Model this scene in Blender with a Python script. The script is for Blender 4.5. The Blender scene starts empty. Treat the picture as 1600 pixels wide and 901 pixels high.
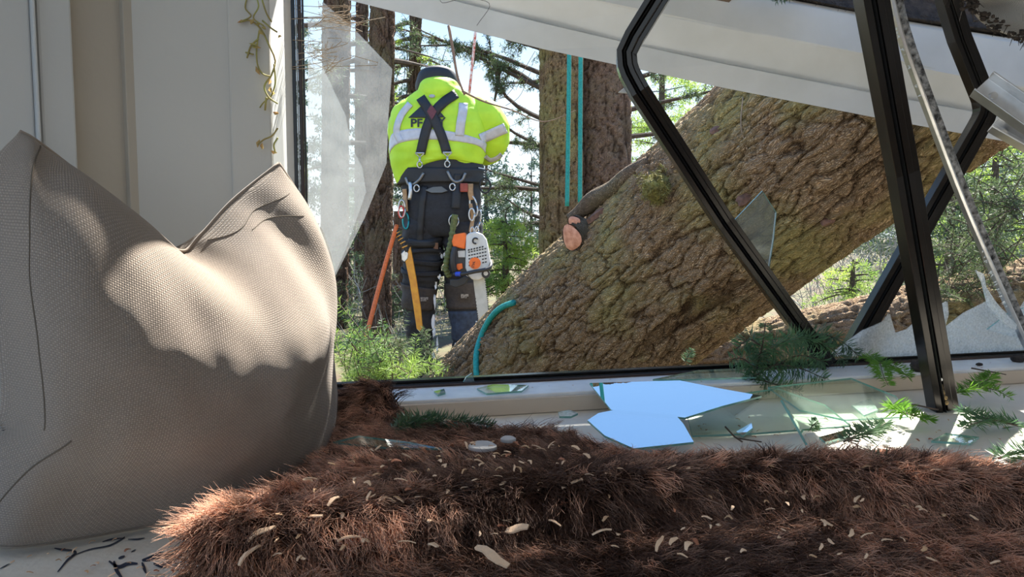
import bpy, bmesh, math, random
import numpy as np
from mathutils import Vector, Matrix, noise
from mathutils.bvhtree import BVHTree
R = math.radians
random.seed(7)
RNG = np.random.default_rng(7)
sc = bpy.context.scene
COL = sc.collection

# ------------------------------------------------------------------ camera, sky, sun, exposure
F = 1155.0; CH = 0.27; PITCH = math.atan((450.5 - 360) / F)
cam = bpy.data.cameras.new('camera'); cam.sensor_width = 36; cam.lens = 36 * F / 1600
cam.clip_start = 0.02; cam.clip_end = 300
camo = bpy.data.objects.new('camera', cam); COL.objects.link(camo)
camo.location = (0, 0, CH); camo.rotation_euler = (R(90) - PITCH, 0, 0)
sc.camera = camo
SUN_AZ, SUN_EL = 24, 51
SUN_POWER, SKY_POWER = 15.0, 1.15
w = bpy.data.worlds.new('sky'); sc.world = w; w.use_nodes = True
nt = w.node_tree
# clear winter sky: pale at the horizon, blue overhead, the same all round
_tc = nt.nodes.new('ShaderNodeTexCoord'); _sx = nt.nodes.new('ShaderNodeSeparateXYZ'); _rp = nt.nodes.new('ShaderNodeValToRGB')
_e = _rp.color_ramp.elements; _e[0].position = 0.0; _e[0].color = (.88, .95, 1.0, 1); _e[1].position = .75; _e[1].color = (.20, .43, .92, 1)
_k = _e.new(.15); _k.color = (.70, .87, 1.0, 1); _k = _e.new(.36); _k.color = (.30, .57, 1.0, 1)
nt.links.new(_tc.outputs['Generated'], _sx.inputs[0]); nt.links.new(_sx.outputs['Z'], _rp.inputs[0])
nt.links.new(_rp.outputs[0], nt.nodes['Background'].inputs[0]); nt.nodes['Background'].inputs[1].default_value = SKY_POWER
sl = bpy.data.lights.new('sun', 'SUN'); sl.energy = SUN_POWER; sl.angle = R(0.53); sl.color = (1, .95, .86)
so = bpy.data.objects.new('sun', sl); COL.objects.link(so)
SUN = Vector((math.sin(R(SUN_AZ)) * math.cos(R(SUN_EL)), math.cos(R(SUN_AZ)) * math.cos(R(SUN_EL)), math.sin(R(SUN_EL))))
so.rotation_euler = SUN.to_track_quat('Z', 'Y').to_euler()
vs = sc.view_settings; vs.view_transform = 'Standard'; vs.look = 'None'; vs.gamma = 1; vs.use_curve_mapping = False
vs.exposure = 0.45
sc.cycles.max_bounces = 10; sc.cycles.transparent_max_bounces = 24

# ------------------------------------------------------------------ placing helpers
_f = Vector((0, math.cos(PITCH), -math.sin(PITCH))); _u = Vector((0, math.sin(PITCH), math.cos(PITCH))); _c = Vector((0, 0, CH))
def ray(px, py): return Vector(((px - 800) / F, 0, 0)) + _u * ((450.5 - py) / F) + _f
def P(px, py, Y):
    d = ray(px, py); return _c + d * (Y / d.y)
def Pz(px, py, z):
    d = ray(px, py); return _c + d * ((z - CH) / d.z)
def Pp(px, py, p, n):
    d = ray(px, py); return _c + d * ((p - _c).dot(n) / d.dot(n))
def V(*a): return Vector(a)
def rv(s): return Vector((random.gauss(0, s), random.gauss(0, s), random.gauss(0, s)))

# ------------------------------------------------------------------ materials
MATS = {}
def mat(name, col=(.5, .5, .5), rough=.6, metal=0.0, spec=.5, var=0.0, scale=20.0, col2=None, bump=0.0, bscale=60.0, coat=0.0, trans=0.0, detail=5):
    if name in MATS: return MATS[name]
    m = bpy.data.materials.new(name); m.use_nodes = True; MATS[name] = m
    n = m.node_tree.nodes; L = m.node_tree.links; b = n['Principled BSDF']
    b.inputs['Base Color'].default_value = (*col, 1); b.inputs['Roughness'].default_value = rough; b.inputs['Metallic'].default_value = metal
    b.inputs['Specular IOR Level'].default_value = spec; b.inputs['Coat Weight'].default_value = coat
    tc = n.new('ShaderNodeTexCoord')
    nz = n.new('ShaderNodeTexNoise'); nz.inputs['Scale'].default_value = scale; nz.inputs['Detail'].default_value = detail
    L.new(tc.outputs['Object'], nz.inputs['Vector'])
    c2 = col2 or tuple(max(0, c * (1 - var)) for c in col)
    rp = n.new('ShaderNodeValToRGB'); rp.color_ramp.elements[0].position = .35; rp.color_ramp.elements[1].position = .65
    rp.color_ramp.elements[0].color = (*c2, 1); rp.color_ramp.elements[1].color = (*col, 1)
    L.new(nz.outputs['Fac'], rp.inputs[0]); L.new(rp.outputs[0], b.inputs['Base Color'])
    if bump:
        nb = n.new('ShaderNodeTexNoise'); nb.inputs['Scale'].default_value = bscale; nb.inputs['Detail'].default_value = 6
        L.new(tc.outputs['Object'], nb.inputs['Vector'])
        bp = n.new('ShaderNodeBump'); bp.inputs['Strength'].default_value = bump; bp.inputs['Distance'].default_value = .01
        L.new(nb.outputs['Fac'], bp.inputs['Height']); L.new(bp.outputs[0], b.inputs['Normal'])
    if trans:
        tr = n.new('ShaderNodeBsdfTranslucent'); L.new(rp.outputs[0], tr.inputs[0])
        mx = n.new('ShaderNodeMixShader'); mx.inputs[0].default_value = trans
        L.new(b.outputs[0], mx.inputs[1]); L.new(tr.outputs[0], mx.inputs[2]); L.new(mx.outputs[0], n['Material Output'].inputs[0])
    return m
def ramp(n, pts):
    r = n.new('ShaderNodeValToRGB'); e = r.color_ramp.elements
    while len(e) < len(pts): e.new(.5)
    for k, (p, c) in enumerate(pts): e[k].position = p; e[k].color = (*c, 1)
    return r
def bark_mat(name, cols, moss=(.16, .17, .05), mossamt=.5, sx=26, sz=9, bump=1.0, crack=True):
    m = bpy.data.materials.new(name); m.use_nodes = True; n = m.node_tree.nodes; L = m.node_tree.links; b = n['Principled BSDF']
    b.inputs['Roughness'].default_value = .9; b.inputs['Specular IOR Level'].default_value = .15
    tc = n.new('ShaderNodeTexCoord'); mp = n.new('ShaderNodeMapping'); mp.inputs['Scale'].default_value = (sx, sx, sz)
    nw = n.new('ShaderNodeTexNoise'); nw.inputs['Scale'].default_value = 6; nw.inputs['Detail'].default_value = 4
    L.new(tc.outputs['Object'], nw.inputs['Vector'])
    ad = n.new('ShaderNodeVectorMath'); ad.operation = 'MULTIPLY_ADD'; ad.inputs[1].default_value = (.12, .12, .25)
    L.new(nw.outputs['Color'], ad.inputs[0]); L.new(tc.outputs['Object'], ad.inputs[2]); L.new(ad.outputs[0], mp.inputs['Vector'])
    vo = n.new('ShaderNodeTexVoronoi'); vo.feature = 'DISTANCE_TO_EDGE'; L.new(mp.outputs[0], vo.inputs['Vector'])
    n2 = n.new('ShaderNodeTexNoise'); n2.inputs['Scale'].default_value = 55; n2.inputs['Detail'].default_value = 8; L.new(tc.outputs['Object'], n2.inputs['Vector'])
    n3 = n.new('ShaderNodeTexNoise'); n3.inputs['Scale'].default_value = 3.2; n3.inputs['Detail'].default_value = 5; L.new(tc.outputs['Object'], n3.inputs['Vector'])
    r1 = ramp(n, [(.0, cols[0]), (.1, cols[1]), (.5, cols[2])]); L.new(vo.outputs['Distance'], r1.inputs[0])
    r2 = ramp(n, [(.3, (.72, .72, .72)), (.7, (1.2, 1.15, 1.1))]); L.new(n2.outputs['Fac'], r2.inputs[0])
    mu = n.new('ShaderNodeMix'); mu.data_type = 'RGBA'; mu.blend_type = 'MULTIPLY'; mu.inputs[0].default_value = 1
    L.new(r1.outputs[0], mu.inputs[6]); L.new(r2.outputs[0], mu.inputs[7])
    r3 = ramp(n, [(.46, (0, 0, 0)), (.66, (mossamt,) * 3)]); L.new(n3.outputs['Fac'], r3.inputs[0])
    mm = n.new('ShaderNodeMix'); mm.data_type = 'RGBA'; L.new(r3.outputs[0], mm.inputs[0]); L.new(mu.outputs[2], mm.inputs[6]); mm.inputs[7].default_value = (*moss, 1)
    at_ = n.new('ShaderNodeAttribute'); at_.attribute_name = 'crack'; rk = ramp(n, [(.0, (.20, .16, .14)), (.25, (.62, .58, .55)), (.6, (1.08, 1.06, 1.05))]); L.new(at_.outputs['Fac'], rk.inputs[0])
    mk_ = n.new('ShaderNodeMix'); mk_.data_type = 'RGBA'; mk_.blend_type = 'MULTIPLY'; mk_.inputs[0].default_value = 1; L.new(mm.outputs[2], mk_.inputs[6]); L.new(rk.outputs[0], mk_.inputs[7])
    L.new((mk_ if crack else mm).outputs[2], b.inputs['Base Color'])
    mh = n.new('ShaderNodeMath'); mh.operation = 'MULTIPLY_ADD'; mh.inputs[1].default_value = .35
    cl = n.new('ShaderNodeMath'); cl.operation = 'MINIMUM'; cl.inputs[1].default_value = .35; L.new(vo.outputs['Distance'], cl.inputs[0])
    L.new(n2.outputs['Fac'], mh.inputs[0]); L.new(cl.outputs[0], mh.inputs[2])
    bp = n.new('ShaderNodeBump'); bp.inputs['Strength'].default_value = bump; bp.inputs['Distance'].default_value = .02
    L.new(mh.outputs[0], bp.inputs['Height']); L.new(bp.outputs[0], b.inputs['Normal'])
    return m
def glass_mat(name, tint=(.9, .97, .95), refl=.0, dust=.0, dustcol=(.75, .75, .72), dscale=40, rough=0.0):
    m = bpy.data.materials.new(name); m.use_nodes = True; n = m.node_tree.nodes; L = m.node_tree.links
    n.remove(n['Principled BSDF']); out = n['Material Output']
    tr = n.new('ShaderNodeBsdfTransparent'); tr.inputs[0].default_value = (*tint, 1)
    gl = n.new('ShaderNodeBsdfGlossy'); gl.inputs['Roughness'].default_value = rough; gl.inputs[0].default_value = (1, 1, 1, 1)
    lw = n.new('ShaderNodeLayerWeight'); lw.inputs[0].default_value = .5; pw = n.new('ShaderNodeMath'); pw.operation = 'POWER'; pw.inputs[1].default_value = 5; L.new(lw.outputs['Facing'], pw.inputs[0])
    fr = n.new('ShaderNodeMath'); fr.operation = 'MULTIPLY_ADD'; fr.inputs[1].default_value = .95; fr.inputs[2].default_value = .045; L.new(pw.outputs[0], fr.inputs[0])
    ma = n.new('ShaderNodeMath'); ma.operation = 'ADD'; ma.inputs[1].default_value = refl; ma.use_clamp = True; L.new(fr.outputs[0], ma.inputs[0])
    mx = n.new('ShaderNodeMixShader'); L.new(ma.outputs[0], mx.inputs[0]); L.new(tr.outputs[0], mx.inputs[1]); L.new(gl.outputs[0], mx.inputs[2])
    if dust:
        df = n.new('ShaderNodeBsdfDiffuse'); df.inputs[0].default_value = (*dustcol, 1)
        tl = n.new('ShaderNodeBsdfTranslucent'); tl.inputs[0].default_value = (*dustcol, 1)
        md = n.new('ShaderNodeMixShader'); md.inputs[0].default_value = .5; L.new(df.outputs[0], md.inputs[1]); L.new(tl.outputs[0], md.inputs[2])
        tc = n.new('ShaderNodeTexCoord'); nz = n.new('ShaderNodeTexNoise'); nz.inputs['Scale'].default_value = dscale; nz.inputs['Detail'].default_value = 8
        L.new(tc.outputs['Object'], nz.inputs['Vector'])
        rp = ramp(n, [(.3, (dust * .6,) * 3), (.7, (min(1, dust * 1.3),) * 3)]); L.new(nz.outputs['Fac'], rp.inputs[0])
        m2 = n.new('ShaderNodeMixShader'); L.new(rp.outputs[0], m2.inputs[0]); L.new(mx.outputs[0], m2.inputs[1]); L.new(md.outputs[0], m2.inputs[2]); mx = m2
    L.new(mx.outputs[0], out.inputs[0])
    return m

# ------------------------------------------------------------------ mesh helpers
def link(o, parent=None):
    COL.objects.link(o)
    if parent is not None:
        o.parent = parent
        if parent.name in MW: o.matrix_parent_inverse = MW[parent.name].inverted()
    return o
MW = {}
def mk(name, verts, faces, m=None, parent=None, smooth=False, uv=None):
    me = bpy.data.meshes.new(name); me.from_pydata([tuple(v) for v in verts], [], faces); me.validate(); me.update()
    if smooth: me.shade_smooth()
    o = bpy.data.objects.new(name, me); link(o, parent)
    if m: me.materials.append(m)
    return o
def tag(o, label=None, cat=None, group=None, kind=None):
    if label: o['label'] = label
    if cat: o['category'] = cat
    if group: o['group'] = group
    if kind: o['kind'] = kind
    return o
def empty(name, loc=(0, 0, 0)):
    o = bpy.data.objects.new(name, None); o.location = loc; COL.objects.link(o); o.empty_display_size = .05
    MW[o.name] = Matrix.Translation(loc); return o
class MB:
    def __init__(s): s.v = []; s.f = []
    def add(s, vs, fs):
        k = len(s.v); s.v += [Vector(v) for v in vs]; s.f += [tuple(i + k for i in f) for f in fs]; return s
    def box(s, c, size, rot=None):
        hx, hy, hz = [q / 2 for q in size]; M = rot or Matrix.Identity(3); c = Vector(c)
        vs = [c + M @ Vector((x * hx, y * hy, z * hz)) for z in (-1, 1) for y in (-1, 1) for x in (-1, 1)]
        return s.add(vs, [(0, 2, 3, 1), (4, 5, 7, 6), (0, 1, 5, 4), (1, 3, 7, 5), (3, 2, 6, 7), (2, 0, 4, 6)])
    def tube(s, pts, r, n=8, cap=True):
        pts = [Vector(p) for p in pts]; N = len(pts)
        rs = r if isinstance(r, (list, tuple)) else [r] * N
        t0 = (pts[1] - pts[0]).normalized(); a = t0.orthogonal().normalized(); vs = []; fs = []
        for i, p in enumerate(pts):
            t = (pts[min(i + 1, N - 1)] - pts[max(i - 1, 0)]).normalized()
            a = (a - t * a.dot(t)).normalized(); b = t.cross(a)
            for k in range(n):
                q = 2 * math.pi * k / n; vs.append(p + (a * math.cos(q) + b * math.sin(q)) * rs[i])
        for i in range(N - 1):
            for k in range(n):
                fs.append((i * n + k, i * n + (k + 1) % n, (i + 1) * n + (k + 1) % n, (i + 1) * n + k))
        if cap: fs += [tuple(range(n))[::-1], tuple((N - 1) * n + k for k in range(n))]
        return s.add(vs, fs)
    def sweep(s, pts, prof, side, closed=True):
        """profile (list of (a,b)) swept along pts, a along `side`, b along tangent x side; mitred."""
        pts = [Vector(p) for p in pts]; N = len(pts); n = len(prof); vs = []; fs = []
        side = Vector(side).normalized()
        for i, p in enumerate(pts):
            t1 = (pts[i] - pts[i - 1]).normalized() if i else None; t2 = (pts[i + 1] - pts[i]).normalized() if i < N - 1 else None
            t = ((t1 or t2) + (t2 or t1)).normalized()
            a = (side - t * side.dot(t)).normalized(); b = t.cross(a).normalized()
            k = 1.0
            if t1 and t2: k = 1 / max(.35, t.dot(t1))
            for (x, y) in prof: vs.append(p + a * x + b * y * k)
        for i in range(N - 1):
            for k in range(n): fs.append((i * n + k, i * n + (k + 1) % n, (i + 1) * n + (k + 1) % n, (i + 1) * n + k))
        fs += [tuple(range(n))[::-1], tuple((N - 1) * n + k for k in range(n))]
        return s.add(vs, fs)
    def prism(s, poly, off):
        n = len(poly); poly = [Vector(p) for p in poly]; off = Vector(off)
        return s.add(poly + [p + off for p in poly], [tuple(range(n)), tuple(range(n, 2 * n))[::-1]] + [(i, i + n, (i + 1) % n + n, (i + 1) % n) for i in range(n)])
    def sphere(s, c, r, nu=14, nv=9):
        c = Vector(c); r = Vector(r) if hasattr(r, '__len__') else Vector((r, r, r)); vs = []; fs = []
        for j in range(nv + 1):
            a = math.pi * j / nv
            for i in range(nu):
                q = 2 * math.pi * i / nu; vs.append(c + Vector((r.x * math.sin(a) * math.cos(q), r.y * math.sin(a) * math.sin(q), r.z * math.cos(a))))
        for j in range(nv):
            for i in range(nu): fs.append((j * nu + i, (j + 1) * nu + i, (j + 1) * nu + (i + 1) % nu, j * nu + (i + 1) % nu))
        return s.add(vs, fs)
    def grid(s, fn, nu, nv, wrap=False):
        vs = [fn(i / (nu if wrap else nu - 1), j / (nv - 1)) for j in range(nv) for i in range(nu)]
        fs = [(j * nu + i, j * nu + (i + 1) % nu, (j + 1) * nu + (i + 1) % nu, (j + 1) * nu + i) for j in range(nv - 1) for i in range(nu if wrap else nu - 1)]
        return s.add(vs, fs)
    def build(s, name, m=None, parent=None, smooth=False, bevel=0, fix=True):
        o = mk(name, s.v, s.f, m, parent, smooth)
        if fix:
            bm = bmesh.new(); bm.from_mesh(o.data); bmesh.ops.recalc_face_normals(bm, faces=bm.faces); bm.to_mesh(o.data); bm.free()
        if bevel:
            b = o.modifiers.new('bevel', 'BEVEL'); b.width = bevel; b.segments = 2; b.limit_method = 'ANGLE'
        return o
def crv(pts, n=40):
    """catmull-rom through points (Vectors or tuples)"""
    pts = [Vector(p) for p in pts]; q = [pts[0] * 2 - pts[1]] + pts + [pts[-1] * 2 - pts[-2]]; out = []
    S = len(pts) - 1
    for k in range(n):
        t = k / (n - 1) * S; i = min(int(t), S - 1); u = t - i
        a, b, c, d = q[i:i + 4]
        out.append(.5 * ((2 * b) + (c - a) * u + (2 * a - 5 * b + 4 * c - d) * u * u + (3 * b - 3 * c + d - a) * u ** 3))
    return out
def pxpoly(pts, Y, t=.01, fn=None):
    m = MB(); m.prism([P(x, y, Y) for x, y in pts], (0, t, 0)); return m
def hash2(ix, iy, k):
    h = np.sin(ix * 127.1 + iy * 311.7 + k * 74.7) * 43758.5453; return h - np.floor(h)
def worley(x, y, k=0.0):
    ix = np.floor(x); iy = np.floor(y); f1 = np.full(x.shape, 9.); f2 = np.full(x.shape, 9.); cid = np.zeros(x.shape)
    for dx in (-1, 0, 1):
        for dy in (-1, 0, 1):
            cx = ix + dx; cy = iy + dy
            d = np.hypot(cx + hash2(cx, cy, k) - x, cy + hash2(cx, cy, k + 5) - y)
            c = d < f1; f2 = np.where(c, f1, np.minimum(f2, d)); cid = np.where(c, hash2(cx, cy, k + 9), cid); f1 = np.where(c, d, f1)
    return f1, f2, cid
def vnoise(x, y, k=0.0):
    ix = np.floor(x); iy = np.floor(y); fx = x - ix; fy = y - iy; fx = fx * fx * (3 - 2 * fx); fy = fy * fy * (3 - 2 * fy)
    a = hash2(ix, iy, k); b = hash2(ix + 1, iy, k); c = hash2(ix, iy + 1, k); d = hash2(ix + 1, iy + 1, k)
    return a * (1 - fx) * (1 - fy) + b * fx * (1 - fy) + c * (1 - fx) * fy + d * fx * fy
def fbm(x, y, k=0.0, o=4):
    s = 0; a = .5
    for i in range(o): s = s + a * vnoise(x * 2 ** i, y * 2 ** i, k + i * 3.3); a *= .5
    return s
def npmesh(name, v, quads, m, parent=None, smooth=True):
    me = bpy.data.meshes.new(name); v = np.asarray(v, dtype=np.float32); q = np.asarray(quads, dtype=np.int32)
    k = q.shape[1]; me.vertices.add(len(v)); me.vertices.foreach_set('co', v.ravel())
    me.loops.add(q.size); me.loops.foreach_set('vertex_index', q.ravel())
    me.polygons.add(len(q)); me.polygons.foreach_set('loop_start', np.arange(len(q), dtype=np.int32) * k)
    try: me.polygons.foreach_set('loop_total', np.full(len(q), k, dtype=np.int32))
    except Exception: pass
    me.update(calc_edges=True); me.validate()
    if smooth: me.shade_smooth()
    o = bpy.data.objects.new(name, me); me.materials.append(m); link(o, parent); return o
def gridquads(nu, nv, wrap=True):
    i = np.arange(nu if wrap else nu - 1); j = np.arange(nv - 1); I, J = np.meshgrid(i, j); I = I.ravel(); J = J.ravel(); K = (I + 1) % nu
    return np.stack([J * nu + I, J * nu + K, (J + 1) * nu + K, (J + 1) * nu + I], 1)

# trunk along local Z, from point a to point b, radius ra -> rb, bark relief as geometry
def trunk(name, a, b, ra, rb, m, nu=120, nv=300, cell=.06, stretch=2.6, depth=.012, parent=None, bend=0.0, seed=0.0, flare=0.0):
    a = Vector(a); b = Vector(b); Lg = (b - a).length
    th = np.linspace(0, 2 * np.pi, nu, endpoint=False); z = np.linspace(0, Lg, nv); T, Z = np.meshgrid(th, z)
    rr = ra + (rb - ra) * Z / Lg + flare * np.exp(-Z / (.12 * Lg)) * (1 + .35 * np.sin(T * 5 + seed))
    x = T * (ra + rb) / 2 / cell; y = Z / (cell * stretch)
    wx = fbm(x * .6, y * .8, seed + 1) * 1.6; wy = fbm(x * .7, y * .6, seed + 2) * 1.4
    f1, f2, cid = worley(x + wx, y + wy + x * .15, seed + 3)
    g = np.clip((f2 - f1) * 4.2, 0, 1)
    f1b, f2b, c2 = worley(x * 2.3 + wx, y * 2.1 + wy, seed + 4); g2 = np.clip((f2b - f1b) * 3, 0, 1)
    lum = fbm(T * 1.5 + 10, Z * 1.2, seed + 6, 3) - .45
    f1c, f2c, c3 = worley(x * .55 + wx * .7, y * .28 + wy * .8 + x * .1, seed + 8); g3 = np.clip((f2c - f1c) * 8, 0, 1)
    crack = np.minimum(g ** .6, g3)
    disp = depth * 1.5 * (g3 - .8) + depth * (g - .7) + depth * .45 * (g2 - .6) + depth * .7 * (cid - .5) * g + lum * ra * .14
    rr = rr + disp
    bx = bend * np.sin(np.pi * Z / Lg)
    v = np.stack([rr * np.cos(T) + bx, rr * np.sin(T), Z], -1).reshape(-1, 3)
    o = npmesh(name, v, gridquads(nu, nv), m, parent)
    ca = o.data.attributes.new('crack', 'FLOAT', 'POINT'); ca.data.foreach_set('value', np.clip(crack, 0, 1).astype(np.float32).ravel())
    M = Matrix.Translation(a) @ (b - a).to_track_quat('Z', 'X').to_matrix().to_4x4()
    if parent is None: MW[o.name] = M
    o.matrix_basis = M
    return o
# needles along a list of (position, direction) stems, vectorised -> tris
def needles(stems, m, name, parent, length=.02, width=.0013, per=300, spread=.9, flat=None, droop=0, rng=RNG, kind='stuff'):
    """stems: list of polylines. per = needles per metre. two triangles a needle (a folded blade)"""
    Ps = []; Ds = []; Ls = []
    for pl in stems:
        pl = np.array([tuple(p) for p in pl]); seg = np.diff(pl, axis=0); sl_ = np.linalg.norm(seg, axis=1); tot = sl_.sum()
        n = max(3, int(tot * per)); t = np.sort(rng.random(n)) * tot; cum = np.concatenate([[0], np.cumsum(sl_)])
        k = np.clip(np.searchsorted(cum, t) - 1, 0, len(seg) - 1); u = (t - cum[k]) / np.maximum(sl_[k], 1e-6)
        Ps.append(pl[k] + seg[k] * u[:, None]); Ds.append(seg[k] / np.maximum(sl_[k], 1e-6)[:, None])
        Ls.append(length * (1 - .45 * (t / tot) ** 3) * (.75 + .5 * rng.random(n)))
    p = np.concatenate(Ps); d = np.concatenate(Ds); ln = np.concatenate(Ls); n = len(p)
    r = rng.normal(size=(n, 3))
    if flat is not None:
        f = np.array(flat); sgn = np.where(rng.random(n) < .5, -1, 1)[:, None]
        s = np.cross(d, f); s /= np.maximum(np.linalg.norm(s, axis=1), 1e-6)[:, None]; r = s * sgn + f * rng.normal(.25, .35, n)[:, None]
    r -= d * (r * d).sum(1)[:, None]; r /= np.maximum(np.linalg.norm(r, axis=1), 1e-6)[:, None]
    dr = d * (1 - spread) + r * spread + rng.normal(0, .12, (n, 3)); dr[:, 2] -= droop; dr /= np.linalg.norm(dr, axis=1)[:, None]
    s = np.cross(dr, rng.normal(size=(n, 3))); s /= np.linalg.norm(s, axis=1)[:, None]; s *= width / 2
    tip = p + dr * ln[:, None]; mid = p + dr * (ln * .55)[:, None]
    v = np.stack([p - s * .5, mid - s, tip, mid + s], 1).reshape(-1, 3)
    o = npmesh(name, v, np.arange(n * 4).reshape(-1, 4), m, parent, smooth=False)
    if kind: o['kind'] = kind
    return o

# ------------------------------------------------------------------ materials in use
M_wall = mat('painted_wall', (.50, .485, .45), .65, var=.06, scale=3, bump=.05, bscale=90)
M_wall2 = mat('painted_board_cool', (.50, .52, .53), .6, var=.05, scale=3, bump=.05, bscale=90)
M_wall3 = mat('painted_board_cream', (.42, .385, .33), .65, var=.06, scale=3, bump=.05, bscale=90)
M_jamb = mat('painted_jamb', (.86, .86, .85), .45, var=.04, scale=8)
M_sill = mat('sill_paint', (.80, .81, .82), .4, var=.12, scale=30, bump=.1)
M_sillf = mat('sill_front_cream', (.66, .54, .42), .55, var=.08, scale=5)
M_bench = mat('bench_paint', (.74, .69, .60), .55, col2=(.64, .59, .51), scale=9, bump=.08, bscale=120)
M_bronze = mat('bronze_aluminium', (.008, .006, .005), .22, metal=0, spec=.38, var=.4, scale=40)
M_bronze2 = mat('bronze_brown', (.06, .03, .02), .4, spec=.5, var=.4, scale=40)
M_rubber = mat('black_gasket', (.008, .008, .008), .5)
M_alu = mat('bare_aluminium', (.62, .63, .64), .33, metal=.85, var=.25, scale=25, bump=.05)
M_white = mat('white_gutter_paint', (.62, .62, .60), .5, col2=(.54, .54, .515), scale=7, bump=.06, bscale=50)
M_dirt = mat('dark_soil', (.05, .035, .025), .95, col2=(.015, .011, .008), scale=60, bump=.6, bscale=120)

# ================================================================== SETTING
# window line: direction along the wall and towards the room
A = R(14); WD = V(math.cos(A), math.sin(A), 0); WN = V(math.sin(A), -math.cos(A), 0)   # WN points into the room
ZS = .028
F0 = Pz(530, 608, ZS)                                  # foot of the window frame
def wl(s, n=0.0, z=0.0): return F0 + WD * s + WN * n + V(0, 0, z - F0.z)
def on_frame(px, py, n=0.0): return Pp(px, py, F0 + WN * n, WN)
# bench
bx = MB()
bn = [wl(-1.2, .0, 0), wl(2.4, .0, 0), wl(2.4, 1.05, 0), wl(-1.2, 1.05, 0)]
bx.prism([v + V(0, 0, -.45) for v in bn], (0, 0, .45))
bench = bx.build('floor_window_seat', M_bench); bench['kind'] = 'structure'; bench['label'] = 'white painted window seat bench with marker scribbles'
MB().prism([wl(-3, .0, -.47), wl(4, .0, -.47), wl(4, 4, -.47), wl(-3, 4, -.47)], (0, 0, .02)).build('floor', mat('room_floor', (.25, .17, .1), .5, var=.3, scale=5))['kind'] = 'structure'
# sill
sb = MB(); sb.prism([wl(-.12, -.014, .002), wl(2.4, -.014, .002), wl(2.4, .102, .002), wl(-.12, .102, .002)], (0, 0, ZS - .002))
sill = sb.build('trim_1', M_sill, bevel=.002); sill['kind'] = 'structure'
sf = MB(); sf.prism([wl(-.06, .1025, .001), wl(2.4, .1025, .001), wl(2.4, .110, .001), wl(-.06, .110, .001)], (0, 0, ZS - .006))
sf.build('sill_front_board', M_sillf, sill)
# left reveal: jamb, casing, plank wall, corner, angled side boards
zt = 1.6
def vwall(m, a, b, z0=0, z1=zt, thick=.012, back=None):
    a = Vector((a.x, a.y, 0)); b = Vector((b.x, b.y, 0)); n = (b - a).cross(V(0, 0, 1)).normalized() * thick
    # board whose visible face runs a->b (seen with a on the left), body behind
    m.prism([a + V(0, 0, z0), b + V(0, 0, z0), b - n + V(0, 0, z0), a - n + V(0, 0, z0)], (0, 0, z1 - z0)); return m
def hp(px, Y): q = P(px, 420, Y); return V(q.x, q.y, 0)
st_l = on_frame(464, 330, -.004); st_l.z = 0
J = hp(431, 1.003)
jm = MB(); vwall(jm, J, st_l, thick=.05); jamb = jm.build('trim_2', M_jamb, bevel=.002); jamb['kind'] = 'structure'
def wpt(px):      # point on inner wall plane (through J, parallel to the window)
    d = ray(px, 420); d = V(d.x, d.y, 0); t = (J.dot(WN)) / d.dot(WN); return d * t
c1 = wpt(367); c2 = wpt(229)
mw = MB(); vwall(mw, c2 - WD * .02, c1, thick=.03); wall_b = mw.build('wall_back', M_wall); wall_b['kind'] = 'structure'
cs = MB(); vwall(cs, c1 + WN * .006, J + WN * .006, thick=.045); cas = cs.build('casing_board', M_wall, wall_b, bevel=.003)
SD = V(-.55, -.835, 0).normalized(); SN = V(-SD.y, SD.x, 0)
if SN.dot(V(0, 0, 0) - c2) < 0: SN = -SN
def spt(px, off=0.0):
    base = c2 + SN * off; d = ray(px, 420); d = V(d.x, d.y, 0)
    n = SN; return d * (base.dot(n) / d.dot(n))
ml = MB(); vwall(ml, spt(-160, -.012) + SD * .2, spt(229, -.012), thick=.03); wl_l = ml.build('wall_left', M_wall3); wl_l['kind'] = 'structure'
def sboard(name, p0, p1, off, m, bev=.003): 
    q = MB(); vwall(q, spt(p0, off), spt(p1, off), thick=off + .014); return q.build(name, m, wl_l, bevel=bev)
sboard('corner_post', 208, 231, -.004, M_wall3, .001)
sboard('side_board', 77, 130, .010, M_wall2)
sboard('molding_strip', 70, 76, .018, M_wall2, .003)
sboard('door_panel', -160, 67, .013, M_wall2)
# window frame: bottom track, left stile, glazing remains
win = empty('window_1', tuple(wl(0, 0, ZS))); win['kind'] = 'structure'; win['label'] = 'broken window in a dark bronze aluminium frame'
prof = [(-.012, 0), (-.012, .022), (.004, .022), (.004, .009), (.010, .009), (.010, .012), (.016, .012), (.016, .0)]
def track(s0, s1, name):
    m = MB(); vs = []
    for s in (s0, s1): vs += [wl(s, a, ZS + b * .42) for a, b in prof]
    n = len(prof); m.add(vs, [(k, (k + 1) % n, n + (k + 1) % n, n + k) for k in range(n)] + [tuple(range(n)), tuple(range(n, 2 * n))[::-1]])
    return m.build(name, M_bronze, win, bevel=.0008)
track(-.10, 2.4, 'bottom_track')
MB().prism([wl(-.1, .0165, ZS), wl(2.4, .0165, ZS), wl(2.4, .019, ZS), wl(-.1, .019, ZS)], (0, 0, .004)).build('track_lip', M_bronze2, win)
for k, (dx0, dx1, nn, mm) in enumerate([(454, 464, .004, M_bronze), (465, 467, .006, M_alu), (468, 474, -.002, M_bronze2), (475, 478, .004, M_bronze)]):
    a = on_frame(dx0, 200, nn); b = on_frame(dx1, 200, nn); m = MB(); vwall(m, a, b, ZS, zt, .02); m.build(['stile', 'stile_bead', 'stile_channel', 'stile_edge'][k], mm, win, bevel=.0008)
G_dust = glass_mat('dusty_pane_glass', (.93, .95, .95), .0, .20, (.62, .62, .60), 30)
G_reflhaze = glass_mat('reflection_haze_pane', (.94, .95, .95), .0, .34, (.60, .60, .59), 22)  # painted haze stands in for a pale reflection in the glass
G_plain = glass_mat('plain_pane_glass', (.97, .98, .98))
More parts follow.
